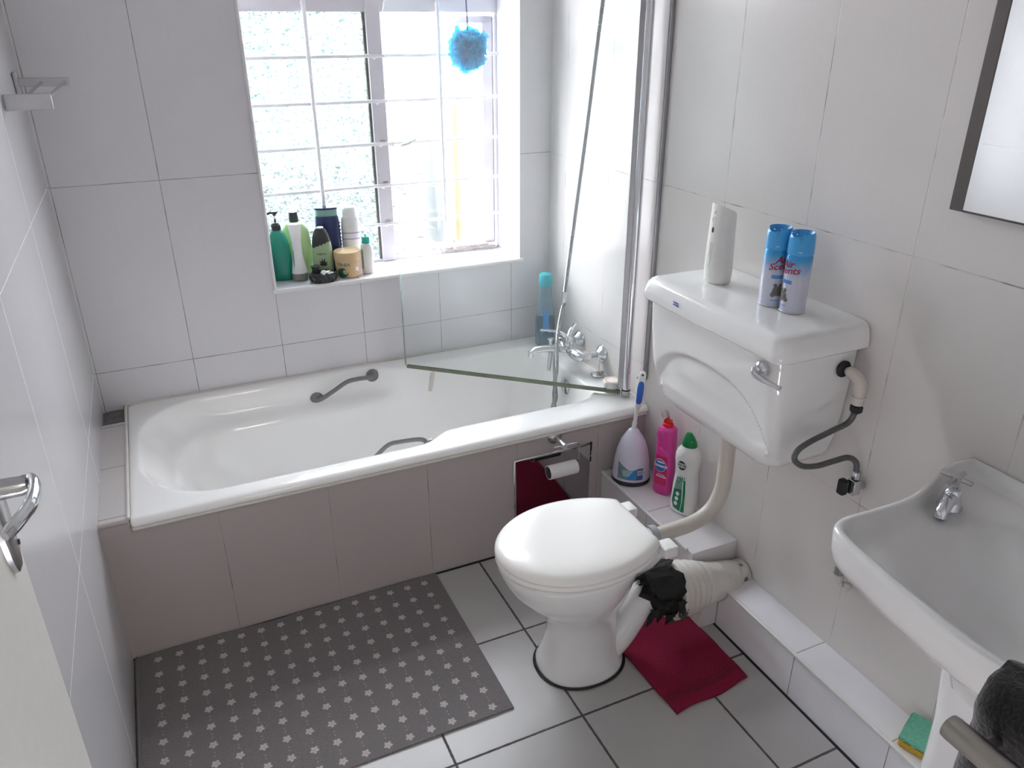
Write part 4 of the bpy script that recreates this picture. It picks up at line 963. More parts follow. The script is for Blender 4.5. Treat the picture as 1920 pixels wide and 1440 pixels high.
for k, (x, r, zc) in enumerate(((-.398, .030, .232), (-.390, .052, .226), (-.368, .066, .216), (-.338, .076, .204), (-.308, .083, .196), (-.290, .084, .194))):
    row = []
    for j in range(n_):
        a = 2*PI*j/n_; rr_ = r*(1+rnd.uniform(-.07, .07)); xx = x+rnd.uniform(-.006, .006)
        if k == 5: xx += rnd.uniform(-.012, .022)
        if k == 0: xx += rnd.uniform(-.02, .02)
        row.append(W(xx, -1.374+rr_*cos(a), zc+rr_*sin(a)))
    rows.append(row)
m.loft(rows)
for k in range(16):   # torn strips
    a = rnd.uniform(-2.9, -0.9) if k < 11 else rnd.uniform(0, 2*PI); x0 = rnd.uniform(-.385, -.30); zc = .205; r0 = .062 if x0 < -.35 else .084
    p0 = Vector((x0, -1.374+r0*cos(a)*1.02, zc+r0*sin(a))); q = p0+Vector((rnd.uniform(-.02, .015), rnd.uniform(-.012, .004), rnd.uniform(-.045, -.02)))
    m.tube([W(*p0), W(*((p0+q)/2+Vector((.003, -.004, 0)))), W(*q)], [0.012, 0.008, 0.0008], 6, flat=(0.4, 1.2))
obj('torn_collar', m, 'putty', pc, angle=20)
m = MB()
for k, (px_, a) in enumerate(((-.290, -2.75), (-.276, -2.45), (-.270, -2.15), (-.282, -1.9), (-.285, -1.6), (-.292, -1.35), (-.300, -2.1), (-.30, -1.0))):
    r = .085; m.ball(W(px_, -1.374+r*cos(a+0.0), .186+r*sin(a)), (.016, .014, .018, .015, .014, .012, .016, .01)[k], 14, 8, (1, .7, 1))
obj('sealant_blobs', m, 'olive', pc)

# ------------------------------------------------------------------ things on the cistern
zc = 1.0822
af = thing('air_freshener_dispenser', 'white automatic air freshener dispenser with black nozzle eye on the cistern', 'air freshener', (-0.125, -1.240, zc), (0, 0, -1.6))
B = Body([(0.0003, .034, .028, 2.3), (0.006, .038, .032, 2.3), (0.03, .039, .034, 2.3), (0.10, .0365, .033, 2.3), (0.16, .0345, .031, 2.3), (0.200, .033, .029, 2.3)])
mb_ = B.mb(k=4, n=56); mb_.v = [(x, y, z + (0.014*(y/0.03) if z > 0.195 else 0)*-1.0) for x, y, z in mb_.v]
obj('dispenser_body', mb_, 'offwhite', af, angle=50)
obj('nozzle_eye', B.decal(ell(0.002, .145, .0042, .0075), 0.0006), 'ink', af)
m = MB(); m.tube([B.pt(0.001+.0065*cos(t), .172+.0075*sin(t), .0006) for t in [2*PI*i/24 for i in range(25)]], 0.0008, 6); obj('sensor_ring', m, 'white', af)
m = MB(); c = B.pt(0.001, .192, 0.0); m.ball((c[0], c[1], c[2]), .0055, 14, 8, (1, .6, 1)); obj('spray_button', m, 'white', af)
m = MB()
for s_, dz in ((-.004, 0), (.003, .004), (.0, -.03)):
    m.tube([B.pt(0.0+s_+.004*sin(t*3), .075+dz+.035*t, .0002) for t in [i/10 for i in range(11)]], [0.0003+0.0010*sin(PI*i/10) for i in range(11)], 6)
obj('embossed_leaf', m, 'offwhite', af)

def spray_can(loc, turn, label):
    t = thing('spray_can', label, 'spray can', loc, (0, 0, -0.785), group='air freshener cans on the cistern')
    r = .0305
    B = Body([(0.004, r, r), (0.150, r, r)])
    m = MB(); m.lathe([(r-.0015, .0002), (r+.0006, .0012), (r+.0006, .004), (r-.0002, .005), (r, .006), (r, .150), (r-.002, .156)], 48); obj('can_body', m, 'can', t)
    m = MB(); rows = []
    for z, rr_, cut in ((.1565, r+.0003, 0), (.185, r, 0), (.200, r-.0008, 0), (.208, r-.002, 1), (.213, r-.004, 1), (.208, r-.007, 1), (.198, r-.010, 1), (.196, .001, 1)):
        row = []
        for j in range(48):
            a = 2*PI*j/48+turn; front = max(0, cos(a+PI/2-0.3+turn*0)); row.append((rr_*cos(a), rr_*sin(a), z-cut*0.010*max(0, cos(a+2.2))**2))
        rows.append(row)
    m.loft(rows, True, True); obj('cap', m, 'canblue', t, angle=50)
    m = MB()
    for k in range(9): a = 2*PI*k/9; m.ball(((r-.005)*cos(a), (r-.005)*sin(a), .2105), .0022, 6, 4)
    obj('cap_teeth', m, 'canblue', t)
    m = MB(); m.box((-.004, -r-.0008, .166), (.004, -r+.001, .1675)); obj('cap_tab', m, 'inkwhite', t)
    text_on(B, 'Air', .027, .002, .131, 'inkred', t, turn=turn, bold=.02, shear=.35, rot=.12)
    text_on(B, 'Scents', .0245, .003, .114, 'inkred', t, turn=turn, bold=.02, shear=.35, rot=.12)
    obj('ribbon', B.decal(rect(-.018, .020, .080, .090), .0006, turn), 'midblue', t)
    t.scale = (1, 1, .915)
    text_on(B, 'COTTON', .006, 0, .0845, 'inkwhite', t, off=.0011, turn=turn) if False else None
    pr = obj('printed_pet', B.decal(ell(.0, .046, .012, .014), .0006, turn), 'petink', t)
    m = MB()
    for u, z, a, b_ in ((-.006, .062, .0045, .005), (.006, .062, .0045, .005), (-.010, .036, .006, .007), (.010, .037, .006, .006)):
        d = B.decal(ell(u, z, a, b_, 16), .0007, turn, rings=2); m.add(d.v, d.f)
    obj('printed_ears', m, 'petink', pr)
    obj('small_print_line', B.decal(rect(-.014, .014, .019, .0215), .0006, turn), 'midblue', t)
    return t
spray_can((-0.122, -1.448, zc), 0.42, 'blue and white air freshener can, the left and rear of the pair')
spray_can((-0.112, -1.5125, zc), -0.98, 'blue and white air freshener can, the right and nearer of the pair')

# ------------------------------------------------------------------ things on the tiled service ledge
zb = 0.2438
tb = thing('toilet_brush', 'toilet brush with blue grip in a lilac white domed holder on the ledge', 'toilet brush', (-0.105, -0.868, zb), (0, 0, -0.6))
B = Body([(0.0003, .066, .055), (0.012, .066, .055), (0.04, .0645, .054), (0.08, .061, .051), (0.12, .054, .046), (0.155, .043, .037), (0.18, .028, .026), (0.195, .018, .017), (0.202, .010, .010)])
obj('holder', B.mb(0.0125, 0.202, 4, n=48), 'lilac', tb)
m = MB(); m.loft([B.ring((z, rx, rx-.006, 2, 0, 0), 48) for z, rx in ((.0003, .067), (.002, .0685), (.010, .0685), (.0120, .067))]); obj('holder_base', m, 'charcoal', tb)
obj('printed_label', B.decal(dens([(-.050, .022), (.045, .022), (.045, .068), (.028, .068), (.005, .060), (-.02, .062), (-.050, .088)], 6), .0006, rings=10), 'greylabel', tb)
obj('label_swoosh', B.decal(dens([(-.020, .024), (.012, .023), (.022, .050), (.012, .064), (-.006, .038)], 6), .0011, rings=6), 'skyblue', tb)
obj('label_bubble_band', B.decal(dens([(-.026, .036), (-.006, .036), (.010, .058), (-.016, .060), (-.034, .058)], 5), .0010, rings=5), 'teallabel', tb)
obj('label_panel', B.decal(rect(.020, .044, .024, .066), .0011), 'inkblue', tb)
m = MB()
for k in range(9): d = B.decal(rect(.0235+.0020*k, .0245+.0020*k, .044, .058, 2), .0020, rings=2); m.add(d.v, d.f)
obj('label_panel_white', B.decal(rect(.0225, .0425, .042, .060), .0016), 'inkwhite', tb); obj('barcode', m, 'ink', tb)
m = MB(); m.tube(spline([(0, 0, .198), (.003, -.001, .235), (.006, -.002, .270), (.008, -.003, .290)], 6), [0.0085]*5+[0.0065]*10+[0.0085]*4, 14)
m.tube(spline([(.008, -.003, .286), (.011, -.004, .32), (.013, -.004, .36), (.016, -.004, .395), (.018, -.004, .420)], 5), [0.0105, .0115, .012, .0125, .0125, .0125, .0125, .013, .013, .013, .013, .013, .013, .013, .013, .012, .012, .012, .011, .009, .004], 16, flat=(.62, 1))
obj('handle', m, 'white', tb)
m = MB(); m.tube(spline([(.0085, -.0055, .297), (.011, -.0075, .32), (.013, -.0078, .36), (.0155, -.007, .390)], 6), [0.004, .008, .0095, .0105, .0110, .0110, .0110, .0110, .0115, .0115, .0115, .0115, .0115, .011, .0105, .010, .009, .007, .003], 16, flat=(.72, 1)); obj('grip', m, 'blue', tb)
m = MB(); m.tube([(.0175, -.0125, .409), (.0175, -.010, .409)], 0.0035, 10); obj('hang_hole', m, 'charcoal', tb)

dm = thing('bleach_bottle', 'magenta thick bleach bottle with red flip cap, between brush and white bottle', 'bottle', (-0.052, -0.990, zb), (0.0, 0, -1.15))
B = Body([(0.0003, .028, .021, 2.8), (0.005, .033, .025, 2.8), (0.06, .034, .026, 2.8), (0.14, .0335, .026, 2.8), (0.185, .0330, .026, 2.8), (0.225, .0325, .0255, 2.8), (0.247, .0315, .025, 2.6), (0.254, .026, .022, 2.4), (0.257, .018, .018)])
obj('bottle_body', B.mb(k=4, n=56), 'pink', dm, angle=50)
obj('crimson_label', B.decal(rect(-.027, .0235, .040, .152, 10), .0005, rings=8), 'redpink', dm)
obj('logo_oval_rim', B.decal(ell(-.004, .115, .024, .025), .0010), 'inkwhite', dm)
obj('logo_oval', B.decal(ell(-.004, .1145, .0225, .0228), .0014), 'inkblue', dm)
obj('logo_swoosh', B.decal(ell(-.002, .128, .015, .003, rot=0.0), .0017, rings=3), 'inkwhite', dm)
text_on(B, 'Domestos', .0165, -.003, .1145, 'inkwhite', dm, off=.0020, bold=.035, xs=.80, rot=.04)
text_on(B, 'EXTENDED', .0052, .004, .081, 'inkwhite', dm, off=.0010)
text_on(B, 'POWER', .0110, .004, .0725, 'inkwhite', dm, off=.0010, bold=.03)
obj('label_foot_line', B.decal(rect(-.020, .018, .058, .0595), .0010, rings=2), 'pink', dm)
m = MB()
for u, z, s_ in ((-.006, .178, .006), (.004, .172, .006), (.013, .168, .005)):
    c = B.pt(u, z, -.002); m.ball(c, s_, 12, 8, (1, .6, 1.2))
obj('thumb_dimples', m, 'pink', dm)
m = MB(); c0 = B.pt(-.012, .225, -.0015); m.ball(c0, .016, 16, 8, (1, .28, 1.5)); obj('shoulder_panel', m, 'pink', dm)
m = MB(); m.lathe([(0.0175, .256), (0.0175, .266), (.015, .268)], 24); m.box((-.014, -.010, .266), (.010, .010, .279)); m.lathe([(.007, .279), (.006, .288), (.001, .289)], 14, (-.003, 0, 0)); obj('cap', m, 'red', dm, bevel=.0015)
m = MB(); m.tube([(-.010, .0, .284), (-.017, .002, .296), (-.022, .003, .304)], [.012, .013, .010], 20); obj('flip_lid', m, 'clearcap', dm)

ha = thing('cream_cleaner_bottle', 'white cream cleaner bottle with green cap and round black badge', 'bottle', (-0.060, -1.120, zb), (0, 0, -1.15))
B = Body([(0.0003, .038, .024, 2.8), (0.006, .0435, .0285, 2.8), (0.05, .0435, .0295, 2.8), (0.11, .0405, .0285, 2.7), (0.145, .0365, .0265, 2.6), (0.165, .0375, .0270, 2.5), (0.195, .0425, .0285, 2.4), (0.215, .0425, .0285, 2.3), (0.232, .038, .026), (0.246, .026, .021), (0.250, .022, .019)])
obj('bottle_body', B.mb(k=4, n=56), 'white', ha, angle=50)
obj('green_label', B.decal(dens([(-.034, .045), (-.024, .022), (.002, .014), (.006, .050), (.003, .100), (.003, .140), (-.020, .140), (-.027, .100)], 5), .0006, rings=8), 'palegreen', ha)
obj('label_lower_field', B.decal(dens([(-.034, .045), (-.024, .022), (.002, .014), (.005, .050), (.002, .098), (-.028, .092)], 5), .0010, rings=6), 'labelgreen', ha)
obj('dark_green_band', B.decal(dens([(.004, .014), (.017, .014), (.016, .090), (.012, .135), (.006, .130), (.009, .060)], 5), .0011, rings=6), 'green', ha)
for k in range(3): obj('label_roundel', B.decal(ell(-.014-.002*k+.0035, .078-.019*k, .0068, .0075), .0014, rings=3), 'inkwhite', ha)
m = MB()
for k, (u, a) in enumerate(((-.004, .5), (.001, .15), (.006, -.3))):
    d = B.decal(dens([(u-.0012, .128), (u+.0012, .128), (u+.004*-a*2+.001, .146), (u+.004*-a*2-.001, .146)], 2), .0015, rings=2); m.add(d.v, d.f)
obj('leaf_marks', m, 'labelgreen', ha)
obj('badge', B.decal(ell(-.006, .185, .0155, .0165), .0008), 'ink', ha)
text_on(B, 'HANDY', .0100, -.006, .1905, 'inkwhite', ha, off=.0014, bold=.04, xs=.80)
text_on(B, 'ANDY', .0115, -.006, .1805, 'inkwhite', ha, off=.0014, bold=.04, xs=.85)
text_on(B, 'CREAM', .0052, -.014, .122, 'labelgreen', ha, off=.0010)
m = MB(); rows = []
for z, rx, ry, dx in ((.2495, .0245, .021, 0), (.257, .0245, .021, 0), (.268, .0215, .0185, -.001), (.280, .016, .015, -.003), (.291, .010, .010, -.005), (.2935, .007, .007, -.0055)): rows.append(B.ring((z, rx, ry, 2.2, dx, 0), 36))
m.loft(rows); obj('cap', m, 'green', ha, angle=60)
m = MB(); m.tube([(.008, -.0145, .268), (.014, -.012, .272)], .0012, 6); obj('cap_notch', m, 'inkwhite', ha)

# ------------------------------------------------------------------ toilet roll holder, roll core, mirror tile
ph = thing('toilet_roll_holder', 'chrome toilet roll holder on the tiled bath panel', 'toilet roll holder', (-0.372, -BD, 0.432))
mty = Matrix.Rotation(PI/2, 3, 'X')
m = MB(); m.lathe([(0.026, 0.0005), (0.0265, 0.003), (0.023, 0.008), (0.014, 0.012), (0.012, 0.014)], 28, mtx=mty); obj('wall_rose', m, 'dullchrome', ph)
m = MB(); m.tube([(0, -.010, 0), (0.0, -.078, 0)], .0095, 16); obj('stem', m, 'chrome', ph)
zr = -.098
m = MB(); m.tube(spline([(-.040, -.070, .0), (-.02, -.070, .0), (.046, -.070, .0)], 4) + spline([(.052, -.070, -.001), (.058, -.070, -.008), (.058, -.070, -.02), (.058, -.070, -.062), (.058, -.070, zr+.030), (.056, -.070, zr+.020), (.045, -.070, zr+.0165)], 4) + [Vector((-.066, -.070, zr+.0165))], .0028, 10); obj('wire_arm', m, 'dullchrome', ph)
rc = thing('toilet_roll_core', 'nearly empty toilet roll hanging on the chrome holder', 'toilet roll', (-0.372, -BD-0.070, 0.432+zr+.006))
def roll(rad, x0, x1, n=40): return [[(x, rad*cos(2*PI*j/n), rad*sin(2*PI*j/n)) for j in range(n)] for x in (x0, x1)]
a_, b2_ = roll(.0245, -.058, .048), roll(.0215, -.058, .048)
m = MB(); m.loft([a_[0], a_[1], b2_[1], b2_[0], a_[0]], False, False); obj('tissue', m, 'card', rc)
a_, b2_ = roll(.0213, -.0585, .0485), roll(.0202, -.0585, .0485)
m = MB(); m.loft([a_[0], a_[1], b2_[1], b2_[0], a_[0]], False, False); obj('cardboard_tube', m, 'card_in', rc)
mtile = obj('mirror_tile', MB().box((-0.528, -BD-.0045, 0.078), (-0.228, -BD-.0002, 0.375)), 'mirror2', None, bevel=0.004, seg=1)
tag(mtile, 'square mirror tile with slanted polished edges on the bath side behind the toilet roll', 'mirror')
m = MB()
for z0, z1, q in ((.345, .378, .006), (.325, .350, .004), (.300, .318, .005)): m.box((-.229, -BD-.0052, z0), (-.229+q, -BD-.0004, z1))
obj('chipped_edge', m, 'black', mtile)
m = MB(); m.add([(-.528, -BD-.0035, .078), (-.5205, -BD-.0052, .078), (-.5205, -BD-.0052, .3675), (-.528, -BD-.0035, .375), (-.229, -BD-.0052, .3675), (-.229, -BD-.0035, .375)], [(0, 1, 2, 3), (3, 2, 4, 5)])
obj('polished_edge', m, 'mirror', mtile, solid=.0006)

# ------------------------------------------------------------------ floor mat and crimson towel
def cloth(name, outline_fn, nu, nv, thick, material, parent=None):
    top = [[outline_fn(i/nu, j/nv) for j in range(nv+1)] for i in range(nu+1)]
    vs = [p for r in top for p in r]; n = nv+1; fs = []
    for i in range(nu):
        for j in range(nv): fs.append((i*n+j, (i+1)*n+j, (i+1)*n+j+1, i*n+j+1))
    b0 = len(vs); vs += [(x, y, z-thick) for x, y, z in vs]; fs += [tuple(reversed([k+b0 for k in f])) for f in fs]
    edge = [(0, j) for j in range(nv)] + [(i, nv) for i in range(nu)] + [(nu, j) for j in range(nv, 0, -1)] + [(i, 0) for i in range(nu, 0, -1)]
    E_ = [a*n+b for a, b in edge]
    for a, b in zip(E_, E_[1:]+E_[:1]): fs.append((a, b, b+b0, a+b0))
    m = MB(); m.add(vs, fs); return obj(name, m, material, parent, angle=70)
fm = thing('bath_mat', 'grey bath mat with rows of small pale flowers along the bath', 'mat', (-1.786+0.006, -0.785, 0))
def matfn(u, v):
    # u along x, v along -y ; slightly rumpled far edge
    x = 0.004+u*0.950; y = -0.006-v*0.640 + 0.004*sin(u*9)*(1-v)
    z = 0.0062 + 0.0012*sin(u*11+v*5) + 0.004*math.exp(-((u-.52)/.05)**2)*max(0, 1-v*6)
    return (x, y, z)
mo = cloth('mat_cloth', matfn, 60, 40, 0.0055, 'mat', fm)
m = MB(); m.tube([matfn(0, v/20)[0:2]+(0.007,) for v in range(21)], 0.0042, 8); m.v = [(x+.005, y, z) for x, y, z in m.v]; obj('mat_hem', m, mat('mat_hem_cloth', (0.17, 0.16, 0.16), 0.8, scale=300, bump=.5), fm)

tw = thing('floor_towel', 'small crimson terry towel lying on the floor beside the toilet base', 'towel', (-0.30, -1.35, 0))
A0, A1, B1, B0 = Vector((-.430, -1.640)), Vector((-.168, -1.618)), Vector((-.195, -.935)), Vector((-.455, -.965))
def twfn(u, v):
    p = (A0*(1-u)+A1*u)*(1-v)+(B0*(1-u)+B1*u)*v
    bend = 0.012*sin(v*PI)*(1 if u > .5 else -.3)
    z = 0.0085+0.0018*sin(u*7+v*9)+0.0015*sin(v*31)+0.005*math.exp(-((v-.33)/.05)**2)*(1-u)+0.004*math.exp(-((v-.55)/.06)**2)
    return (p.x+.30+bend, p.y+1.35+0.004*sin(u*8), z)
cloth('terry_cloth', twfn, 30, 70, 0.0075, 'crimson', tw)
for v0 in (.052, .066, .085):
    m = MB(); P = []
    for i in range(31): a = twfn(i/30, v0); P.append((a[0], a[1], a[2]-.0004))
    m.tube(P, .0016, 6, flat=(1, 2.0)); obj('woven_band', m, 'crimson_band', tw)

# ------------------------------------------------------------------ basin on pedestal
bs = thing('washbasin', 'white pedestal washbasin with raised rim and cross-head tap', 'washbasin', (0, -2.25, 0))
by = -2.25
OUT = [(-.002, -1.972), (-.050, -1.966), (-.100, -1.972), (-.160, -1.990), (-.220, -2.006), (-.290, -2.010), (-.360, -2.008), (-.410, -2.008), (-.440, -2.022), (-.455, -2.052), (-.468, -2.12), (-.480, -2.20), (-.490, -2.30), (-.490, -2.36), (-.480, -2.43), (-.468, -2.51), (-.455, -2.578), (-.440, -2.608), (-.410, -2.622), (-.360, -2.622), (-.290, -2.620), (-.220, -2.624), (-.160, -2.640), (-.100, -2.658), (-.050, -2.664), (-.002, -2.658)]
cyb = -2.315
sp = spline([(x, y, 0) for x, y in OUT], 5)
back = [Vector((-.002, lerp(-2.658, -1.972, t/16), 0)) for t in range(1, 16)]
ring0 = [(p.x, p.y) for p in sp] + [(p.x, p.y) for p in back]
CX, CY = -.235, cyb
def inset(k, z, d=0.0):
    """k: scale towards the bowl centre; z may be a function"""
    out = []
    for x, y in ring0:
        v = Vector((x-CX, y-CY)); l = v.length
        q = v*k if d == 0 else v*((l-d)/l)
        out.append((q.x+CX, q.y+CY-by, z(q.x+CX, q.y+CY) if callable(z) else z))
    return out
def rimz(x, y): return 0.872+0.014*sstep(-.20, -.03, x)
def deckz(x, y):
    e = math.hypot((x+.290)/.185, (y-CY)/.278)
    base = 0.846+0.012*sstep(-.16, -.04, x)
    bowl = 0.110*(1-sstep(0.05, 1.08, e))
    ridge = 0.007*math.exp(-(((x+.155)/.018)**2))*sstep(.17, .10, abs(y-CY-.0))
    return base-bowl+ridge
rings = []
under = lambda k: (lambda x, y: 0)
for k, z in ((.30, .60), (.36, .665), (.52, .700), (.74, .738), (.90, .776), (.965, .796), (.985, .810), (.995, .828), (1.0, .852)): rings.append(inset(k, z))
rings.append(inset(1, lambda x, y: rimz(x, y)-.006)); rings.append(inset(1, lambda x, y: rimz(x, y)-.001, .003)); rings.append(inset(1, rimz, .009)); rings.append(inset(1, lambda x, y: rimz(x, y)-.001, .017)); rings.append(inset(1, lambda x, y: lerp(rimz(x, y), deckz(x, y), .6), .025)); rings.append(inset(1, deckz, .036))
for k in (.84, .78, .72, .66, .60, .54, .48, .42, .36, .30, .24, .18, .12, .06, .02): rings.append(inset(k, deckz))
rings = [[(min(x, -.0015), y, z) for x, y, z in r] for r in rings]
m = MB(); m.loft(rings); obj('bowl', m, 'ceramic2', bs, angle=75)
m = MB(); 
m.loft([[(x, y-by, z) for x, y, _ in rrect(-.215+d, -.03, CY-hw, CY+hw, (.05, .01, .01, .05), 6, 8)] for z, d, hw in ((.0, .0, .172), (.03, .005, .170), (.16, .01, .168), (.40, .01, .172), (.55, -.01, .178), (.66, -.05, .185), (.70, -.07, .19))]); obj('pedestal', m, 'ceramic', bs, angle=60)
tp = [(-.155, -2.046), (-.155, -2.585)]
for (x, y), nm in zip(tp, ('tap', 'tap')):
    y -= by; z0 = .8465
    m = MB(); m.lathe([(.024, 0), (.024, .003), (.019, .010), (.0165, .030), (.014, .040), (.012, .042)], 24, (x, y, z0))
    m.tube(spline([(x, y, z0+.020), (x-.025, y-.010, z0+.026), (x-.050, y-.020, z0+.016), (x-.056, y-.023, z0+.004)], 5), [.015, .015, .0145, .0145, .014, .014, .0135, .0135, .013, .013, .0125, .0125, .012, .012, .0115, .0115], 16)
    o = obj(nm, m, 'chrome', bs)
    m = MB(); m.lathe([(.0125, .040), (.0125, .048), (.009, .050), (.009, .058), (.0115, .060), (.0115, .072), (.006, .075), (.001, .076)], 8, (x, y, z0)); obj('tap_bonnet', m, 'dullchrome', o)
    m = MB(); a = .2
    for q in (a, a+PI/2): m.tube([(x-.030*cos(q), y-.030*sin(q), z0+.067), (x+.030*cos(q), y+.030*sin(q), z0+.067)], .0052, 10)
    obj('cross_handle', m, 'dullchrome', o)
m = MB(); m.lathe([(.022, .0), (.022, .003), (.014, .001), (.001, -.002)], 24, (-.275, CY-by, .728)); obj('basin_waste', m, 'dullchrome', bs)
m = MB(); m.tube([(-.002, -1.742-by, .412), (-.035, -1.742-by, .412)], .0105, 14); m.tube(spline([(-.035, -1.742-by, .412), (-.046, -1.744-by, .414), (-.047, -1.745-by, .430)], 5), .013, 14); obj('supply_elbow', m, 'pipe_dirty', bs)
m = MB(); m.tube([(-.047, -1.745-by, .428), (-.047, -1.746-by, .452)], .011, 8); m.tube(spline([(-.047, -1.746-by, .45), (-.047, -1.752-by, .480), (-.050, -1.80-by, .510), (-.07, -1.92-by, .60), (-.11, -2.02-by, .72), (-.13, -2.04-by, .80)], 6), .0075, 12); obj('supply_pipe', m, 'dullchrome', bs)
m = MB()
for k in range(14): m.ball((-.016-random.random()*.01, -1.744-by+random.uniform(-.022, .022), .400+random.uniform(-.02, .02)), random.uniform(.006, .013), 8, 5)
obj('plaster_plug', m, 'pipe_dirty', bs)

# ------------------------------------------------------------------ sponge, towel rail, hanging towel, wall mirror
sg = thing('scouring_sponge', 'yellow washing-up sponge with green scourer leaning on the basin pedestal', 'sponge', (-0.052, -2.060, 0.1548+0.003), (0.05, -0.10, 0.35))
m = MB(); m.loft([rrect(-.042+i, .042-i, -.034+i, .034-i, .006, 5, 4, z) for z, i in ((.0, .002), (.004, .0), (.020, .001), (.024, .002))]); obj('sponge_block', m, 'yellow', sg)
m = MB(); m.loft([rrect(-.043, .043, -.035, .035, .006, 5, 4, z) for z in (.0245, .0265)]); obj('glue_line', m, 'black', sg)
m = MB(); m.loft([[(x+random.uniform(-.001, .001), y+random.uniform(-.001, .001), z+.004*sin(x*60)) for x, y, z in rrect(-.043, .043, -.035, .035, .007, 8, 5, z_)] for z_ in (.027, .033, .037)]); obj('scourer_pad', m, 'scourer', sg)

RX, RY, RZ2 = -.925, -2.573, 1.152
tr = thing('towel_rail', 'brushed steel double towel rail with capped end in the near right corner', 'towel rail', (RX, YN, RZ2))
m = MB(); m.tube([(0, 0.002, 0), (0, RY-YN-.006, 0), (0, RY-YN-.001, 0), (0, RY-YN, 0)], [.0118, .0118, .0110, .0090], 28); obj('front_bar', m, 'steel', tr)
m = MB(); m.tube([(.008, RY-YN-.028, -.003), (.056, RY-YN-.030, -.003)], .0052, 14); obj('cross_stub', m, 'steel', tr)
m = MB(); m.tube([(.060, 0.002, -.003), (.060, RY-YN-.012, -.003)], .0062, 14); obj('rear_bar', m, 'steel', tr)
for x in (0, .060):
    m = MB(); m.lathe([(.022, .0), (.022, .004), (.016, .010)], 20, (x, .0003, -.0015), mtx=Matrix.Rotation(-PI/2, 3, 'X')); obj('wall_rose', m, 'steel', tr)
ht = thing('hanging_towel', 'black terry towel folded over the rear bar of the towel rail', 'towel', (RX+.060, YN, RZ2))
# one thick folded cloth: cross-section in xz swept along y
def fold(n_, th, wob):
    sec = []
    for i in range(9): sec.append((-.030-.004*i*0, -.42+.048*i))
    return sec
def sect(y, w_):
    P = []
    hang = -.40
    for k in range(14): z = lerp(hang, -.012, k/13); P.append((-.026-.006*sin(k*.9+y*30)-.012*(1-k/13), z))
    for k in range(13): a = PI-PI*k/12; P.append((.004+.036*cos(a)*1.05, .006+.040*sin(a)+.003*sin(k*2+y*60)))
    for k in range(14): z = lerp(-.012, hang, k/13); P.append((.046+.006*sin(k*.8+y*25)+.020*(k/13), z))
    for k in range(14): z = lerp(hang, -.030, k/13); P.append((lerp(.030, .012, k/13), z))
    for k in range(14): z = lerp(-.030, hang, k/13); P.append((lerp(-.002, -.012, k/13), z))
    return [(x, y, z) for x, z in P]
ys = [0.012+.0065*i for i in range(19)]
m = MB(); rr_ = []
for i, y in enumerate(ys):
    s_ = sect(y, 0)
    if i >= 17: s_ = [(x*(.94 if i == 17 else .80)+.001, y_, z*(1 if i == 17 else .985)) for x, y_, z in s_]
    rr_.append(s_)
m.loft(rr_); tc_ = obj('terry_cloth', m, 'fabric_black', ht, angle=80)

mr = thing('wall_mirror', 'wall mirror with dark metal edge strip above the basin', 'mirror', (0, -1.80, 1.377))
obj('mirror_glass', MB().box((-.020, -.90, .004), (-.0005, -.030, .80)), 'mirror', mr)
obj('edge_strip', MB().box((-.0215, -.030, .0), (-.0005, .0, .805)), 'mirrorframe', mr, bevel=.002)
obj('bottom_lip', MB().box((-.0208, -.90, .0), (-.0005, -.0305, .0035)), 'mirrorframe', mr)

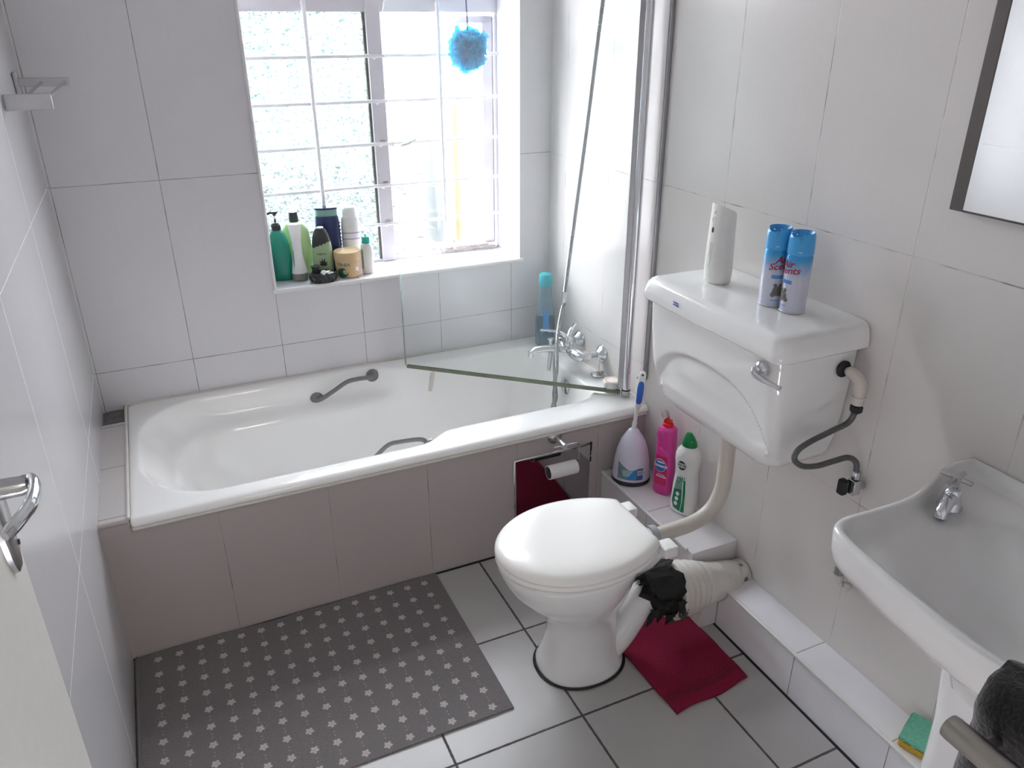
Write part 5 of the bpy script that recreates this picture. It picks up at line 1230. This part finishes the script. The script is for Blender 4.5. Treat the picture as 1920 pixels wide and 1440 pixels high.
# ------------------------------------------------------------------ outside the window
struct('floor_yard', MB().box((-9, WD, -0.45), (8, 14, -0.40)), 'ground')
struct('wall_yard', MB().box((-9, 8.0, -0.40), (8, 8.2, 2.0)), 'yardwall')
po = obj('downpipe', MB().lathe([(.11, -.40), (.11, 1.25)], 20, (0.62, 3.2, 0)), 'post', None); tag(po, 'blurred grey outdoor post seen through the open casement', 'post')
po = obj('wooden_post', MB().lathe([(.05, -.40), (.05, 1.15)], 12, (0.86, 3.3, 0)), 'ochre', None); tag(po, 'thin ochre post beside the grey post outside the window', 'post')
def leafy(name, label, loc, n, rad, hgt, leaf, seed, matn='leaf', up=.6):
    rnd = random.Random(seed); t = thing(name, label, 'plant', loc)
    m = MB(); st = MB()
    for i in range(n):
        a = rnd.uniform(0, 2*PI); r = rad*math.sqrt(rnd.random()); z = rnd.uniform(.05, 1)*hgt
        c = Vector((r*cos(a), r*sin(a), z)); d = Vector((cos(a)*.8, sin(a)*.8, rnd.uniform(-.2, up))).normalized(); s_ = d.cross(Vector((0, 0, 1))).normalized()
        L1 = leaf*rnd.uniform(.7, 1.3); Wd = L1*rnd.uniform(.22, .34)
        m.add([c, c+d*L1*.45+s_*Wd, c+d*L1+Vector((0, 0, -.2*L1)), c+d*L1*.45-s_*Wd, c+d*L1*.5+Vector((0, 0, .08*L1))], [(0, 1, 4), (1, 2, 4), (2, 3, 4), (3, 0, 4)])
    for i in range(6):
        a = 2*PI*i/6; st.tube([(0, 0, 0), (rad*.3*cos(a), rad*.3*sin(a), hgt*.5), (rad*.6*cos(a), rad*.6*sin(a), hgt*.9)], [.012, .008, .004], 6)
    if matn == 'leaf2':
        for i in range(46):
            a = rnd.uniform(0, 2*PI); q = rad*1.0*math.sqrt(rnd.random()); m.ball((q*cos(a), q*sin(a)*.6, rnd.uniform(.1, .80)*hgt*(1-.25*(q/rad)**2)), rnd.uniform(.10, .19), 9, 6)
    obj('foliage', m, matn, t); obj('stem', st, matn, t)
    return t
leafy('garden_plant', 'leafy green plant just outside below the open casement', (-0.42, 0.75, -0.40), 420, .30, 1.05, .10, 1)
leafy('garden_plant', 'long-leaved green plant outside to the right below the casement', (0.30, 0.80, -0.40), 300, .28, 1.02, .22, 2)
leafy('garden_shrub', 'dark green shrub seen blurred through the obscure glass at left', (-0.80, 1.9, -0.40), 1500, .80, 1.30, .13, 3, 'leaf2')
leafy('garden_shrub', 'low dark green shrub further right beyond the window glass', (0.55, 2.3, -0.40), 500, .50, 0.62, .12, 4, 'leaf2')
